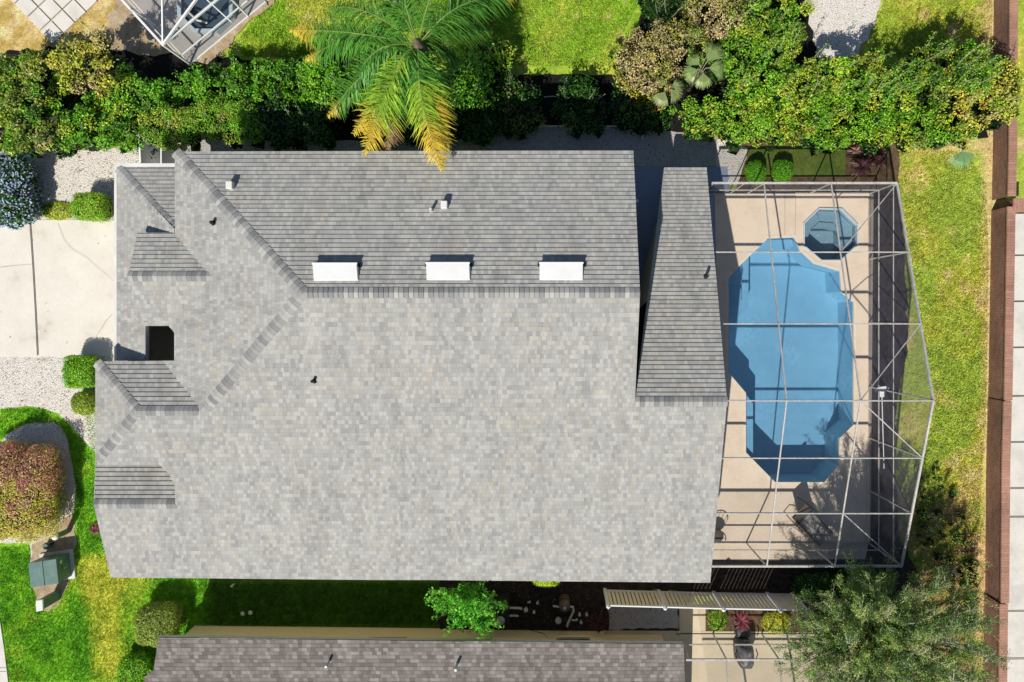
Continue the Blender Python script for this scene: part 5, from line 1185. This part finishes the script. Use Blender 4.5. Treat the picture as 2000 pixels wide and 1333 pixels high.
def pool_filter():
    a=P(1103,1188,.9); t=thing('pool_filter','brown domed pool filter tank with white pipes','pool filter',(a.x,a.y,0)); m=MB(); m.lathe((a.x,a.y,.04),[(.20,0),(.22,.05),(.22,.62),(.20,.74),(.13,.84),(.05,.88)],20); m.build('tank',M['brown_plastic'],t,smooth=True)
    m=MB(); m.lathe((a.x,a.y,.50),[(.235,0),(.24,.03),(.235,.06)],20); m.build('clamp_band',M['dark'],t); m=MB(); m.lathe((a.x,a.y,.91),[(.05,0),(.05,.05),(.01,.06)],10); m.build('gauge',M['pvc'],t)
pool_filter()
tubething('water_pipe','white pipe entering the pool filter from the left','pipe',[P(1080,1184,.45),P(1096,1186,.45)],.04)
tubething('water_pipe','white pipe bending right and down from the pool filter','pipe',[P(1110,1185,.5),P(1119,1186,.5),P(1120,1194,.5),P(1108,1221,.45),P(1108,1224,.05)],.045)
a=P(1093,1213,.3); t=thing('pool_pump','dark pool pump with white lid below the filter tank','pool pump',(a.x,a.y,0)); m=MB(); m.tube([(a.x-.2,a.y,.16),(a.x+.3,a.y,.16)],.11,14); m.build('motor',M['dark'],t); m=MB(); m.lathe((a.x-.05,a.y,.2),[(.12,0),(.12,.12),(.10,.15),(.02,.16)],16); m.build('lid',M['pvc'],t); m=MB(); m.box((a.x+.05,a.y,0),.5,.22,.06); m.build('foot',M['dark'],t)
for i,(x,y,dx,l) in enumerate(((1132,1201,.0,'upper left'),(1146,1201,0,'upper right'),(1127,1213,.2,'lower left'),(1135,1216,0,'lower right'),(1035,1178,.1,'far left'),(1050,1178,0,'top middle'),(1043,1196,0,'centre left'))):
    p=P(x,y,.25); m=MB(); 
    if dx: m.tube([Vector((p.x-dx,p.y,.2)),Vector((p.x,p.y,.2)),Vector((p.x,p.y,.0))],.035,8)
    else: m.tube([(p.x,p.y,0),(p.x,p.y,.25)],.035,8); m.lathe((p.x,p.y,.25),[(.055,0),(.055,.05),(.02,.06)],10)
    tag(recenter(m.build('pipe_stub',M['pvc'])),'small white pipe stub, %s of the stubs around the pool filter'%l,'pipe')
p=P(1066,1190,.06); m=MB(); m.box((p.x,p.y,0),.6,.45,.07); tag(recenter(m.build('equipment_pad',M['mulch2'],bevel=.01)),'weathered brown pad left of the pool filter','pad')
m=MB(); m.tube([P(994,1214,.2),P(1012,1228,.5),P(1040,1232,.9),P(1062,1238,1.0),P(1069,1246,1.2)],.012,6); tag(recenter(m.build('hose',M['dark'])),'thin black hose running up the yellow wall','hose')
for i,(q,l) in enumerate((([(1192,1205),(1232,1192),(1242,1215),(1200,1222)],'large'),([(1250,1188),(1278,1186),(1276,1216),(1248,1214)],'small'))):
    m=MB(); m.prism([P(x,y,.06) for x,y in q][::-1],.03,.09); tag(recenter(m.build('rubber_mat',M['black_rubber'])),'%s black mat on the gravel below the slatted fence'%l,'mat')
# ------------------------------------------------------------------ neighbouring screened patios
def cage_top_left():
    t=thing('neighbour_pool_cage','white framed screen enclosure of the neighbouring patio at the top left','pool cage',P(400,40,0)); z=2.0
    c=P(318,88,z); rgt=P(424,0,z)-c; lft=P(238,0,z)-c; r1=c+rgt*2.2; l1=c+lft*2.6; Rn=rgt.normalized(); Ln=lft.normalized()
    def bm(a,b,w=.06,h=.08,n='beam'): m=MB(); m.bar(a,b,w,h); m.build(n,M['cage_metal_white'],t,bevel=.005)
    bm(c,r1,.08,.08,'eave_beam'); bm(c,l1,.08,.08,'eave_beam'); g=lambda v,zz:Vector((v.x,v.y,zz)); bm(c,g(c,.05),.07,.07,'post')
    for k in (1.15,2.2): bm(c+rgt*k,g(c+rgt*k,.05),.06,.06,'post')
    for k in (.9,1.9): bm(c+lft*k,g(c+lft*k,.05),.06,.06,'post')
    for zz in (.08,.85): bm(g(c,zz),g(r1,zz),.05,.05,'rail'); bm(g(c,zz),g(l1,zz),.05,.05,'rail')
    hip=P(383,0,z+.9)-c; bm(c,c+hip*1.8,.06,.1,'rafter'); h2=P(317,0,z+.5)-c; bm(c,c+h2*1.8,.05,.07,'rafter')
    a=P(450,42,z)-Vector(); bm(P(452,44,z-.2),P(404,0,z+.5),.04,.05,'rafter')
    def sc_(p): m=MB(); m.add(p,[tuple(range(len(p)))]); m.build('screen',M['screen_nb'],t)
    sc_([g(c,.05),g(r1,.05),r1,c]); sc_([g(c,.05),g(l1,.05),l1,c])
    top=c+hip*1.8; sc_([c,r1,top]); sc_([c,top,l1])
    # deck and spa
    m=MB(); dk=[c,r1,r1+lft*2.6,l1]; m.prism([g(p,0) for p in dk],.0,.10); tag(m.build('neighbour_patio',M['grey_deck']),'grey patio floor inside the top left screen enclosure','patio',kind='structure')
    s=P(403,12,.3); o=thing('neighbour_spa','octagonal dark blue spa inside the top left screen enclosure','spa',(s.x,s.y,.1))
    def octa(R): return [(s.x+R*math.cos(math.pi/8+k*math.pi/4),s.y+R*math.sin(math.pi/8+k*math.pi/4),0) for k in range(8)]
    m=MB(); A=octa(1.15); B=octa(1.0)
    for i in range(8):
        j=(i+1)%8; m.quad((*A[i][:2],.1),(*A[j][:2],.1),(*A[j][:2],.42),(*A[i][:2],.42)); m.quad((*A[i][:2],.42),(*A[j][:2],.42),(*B[j][:2],.42),(*B[i][:2],.42)); m.quad((*B[i][:2],.42),(*B[j][:2],.42),(*B[j][:2],.12),(*B[i][:2],.12))
    m.build('shell',M['tile'],o); m=MB(); C_=octa(.62)
    m.add([(p[0],p[1],.28) for p in B]+[(p[0],p[1],.28) for p in C_],[(i,(i+1)%8,8+(i+1)%8,8+i) for i in range(8)]); m.add([(p[0],p[1],.13) for p in B],[tuple(range(8))]); m.build('seat',M['tile'],o)
    m=MB(); m.add([(p[0],p[1],.36) for p in B],[tuple(range(8))]); m.build('water',M['dark_water'],o)
    m=MB(); q=s; m.tube([P(366,22,.5),P(385,40,.75),P(405,45,.7)],.04,8); m.build('handrail',M['white_metal'],o)
M['cage_metal_white']=mat_noise('white_cage_paint',two((.80,.80,.80),.88),3,.4); M['screen_nb']=mat_screen('patio_screen',.16,(.12,.12,.13)); M['grey_deck']=mat_noise('grey_patio_floor',two((.50,.47,.43),.85),1.5,.85,fine=(30,.2))
cage_top_left()
def cage_bottom():
    t=thing('neighbour_pool_cage','screen enclosure frame attached to the brown roofed house','pool cage',P(1480,1300,0)); z=2.15; y=P(1400,1289,z).y
    def bm(a,b,w=.05,h=.07,n='beam'): m=MB(); m.bar(a,b,w,h); m.build(n,M['cage_metal'],t,bevel=.005)
    x0=P(1340,1289,z).x; x1=P(1720,1289,z).x; bm((x0,y,z),(x1,y,z),.07,.07,'eave_beam'); bm((x0,y,.08),(x1,y,.08),.05,.06,'rail'); bm((x0,y,1.0),(x1,y,1.0),.04,.05,'rail')
    for px in (1347,1419,1522,1720):
        X=P(px,1289,z).x; bm((X,y,z),(X,y,.05),.05,.05,'post')
        if px!=1347: bm((X,y,z),(X,y-5,z+1.5),.05,.07,'rafter')
    bm((x0,y-2.5,z+.78),(x1,y-2.5,z+.78)); bm((x1,y,z),(x1,y-5,z+1.5),.05,.07,'rafter')
    m=MB(); m.add([(x0,y,.06),(x1,y,.06),(x1,y,z),(x0,y,z)],[(0,1,2,3)]); m.build('screen',M['screen_roof'],t)
    m=MB(); m.add([(x0,y,z-.02),(x1,y,z-.02),(x1,y-5,z+1.48),(x0,y-5,z+1.48)],[(0,1,2,3)]); m.build('screen',M['screen_nb2'],t)
cage_bottom()
def grill():
    c=P(1459,1285,.9); t=thing('covered_grill','grey covered barbecue grill on the neighbouring patio','grill',(c.x,c.y,.08)); x,y=c.x,c.y
    m=MB(); n=14; prof=[(.0,.02),(.05,.5),(.1,.8),(.22,.95),(.4,1.02)]
    w,d=.62,.95
    rings=[]; 
    for k,(ins,z) in enumerate(((0,.08),(.02,.5),(.03,.85),(.10,.98),(.24,1.06))):
        ring=[]
        for j in range(20):
            a=2*math.pi*j/20; ca,sa=math.cos(a),math.sin(a); e=.45
            ring.append((x+math.copysign(abs(ca)**e,ca)*(w/2-ins)*(1+.04*math.sin(5*a+k)),y+math.copysign(abs(sa)**e,sa)*(d/2-ins)*(1+.03*math.cos(7*a+k)),z))
        rings.append(ring)
    vs=[v for r in rings for v in r]; fs=[(k*20+j,k*20+(j+1)%20,(k+1)*20+(j+1)%20,(k+1)*20+j) for k in range(4) for j in range(20)]+[tuple(80+j for j in range(20))]
    m.add(vs,fs); m.build('cover',M['grey_cover'],t,smooth=True)
    for s in (-1,1): m=MB(); m.tube([(x+s*.36,y+.3,.82),(x+s*.42,y+.1,.85),(x+s*.36,y-.1,.82)],.02,8); m.build('handle',M['dark'],t)
    m=MB(); m.box((x,y+.7,.08),.55,.3,.35); m.build('side_shelf',M['grey_cover'],t,bevel=.04)
grill()
# ------------------------------------------------------------------ light, sky, camera
def finish():
    w=bpy.data.worlds.new('World'); scene.world=w; w.use_nodes=True; nt=w.node_tree
    bg=nt.nodes['Background']; sk=nt.nodes.new('ShaderNodeTexSky'); sk.sky_type='NISHITA'; sk.sun_disc=False
    sk.sun_elevation=math.radians(SUN_EL); sk.sun_rotation=math.atan2(SUN[0],SUN[1]); sk.altitude=0; sk.air_density=1.0; sk.dust_density=.6; sk.ozone_density=2.5
    nt.links.new(sk.outputs[0],bg.inputs[0]); bg.inputs[1].default_value=SKY
    l=bpy.data.lights.new('sun','SUN'); l.energy=SUNE; l.angle=math.radians(.5); l.color=(1,.95,.85)
    o=bpy.data.objects.new('sun',l); COL.objects.link(o); o.rotation_euler=Vector(SUN).to_track_quat('Z','Y').to_euler(); o.location=(0,0,40)
    c=bpy.data.cameras.new('camera'); co=bpy.data.objects.new('camera',c); COL.objects.link(co)
    c.sensor_fit='HORIZONTAL'; c.sensor_width=36; c.lens=F/2000*36; c.shift_x=(1000-NX)/2000; c.shift_y=-(666.5-NY)/2000
    c.clip_start=.5; c.clip_end=2000; co.location=(0,0,H); co.rotation_euler=(0,0,0); scene.camera=co
    scene.view_settings.view_transform='Standard'; scene.view_settings.look='None'; scene.view_settings.exposure=0; scene.view_settings.gamma=1
    scene.cycles.transparent_max_bounces=24; scene.cycles.max_bounces=6; scene.cycles.diffuse_bounces=3
u_,v_=500/1350.,1100/1350.
SUN=Vector((-u_,-v_,1)).normalized(); SUN_EL=math.degrees(math.asin(SUN.z)); SKY=.08; SUNE=5.0
finish()
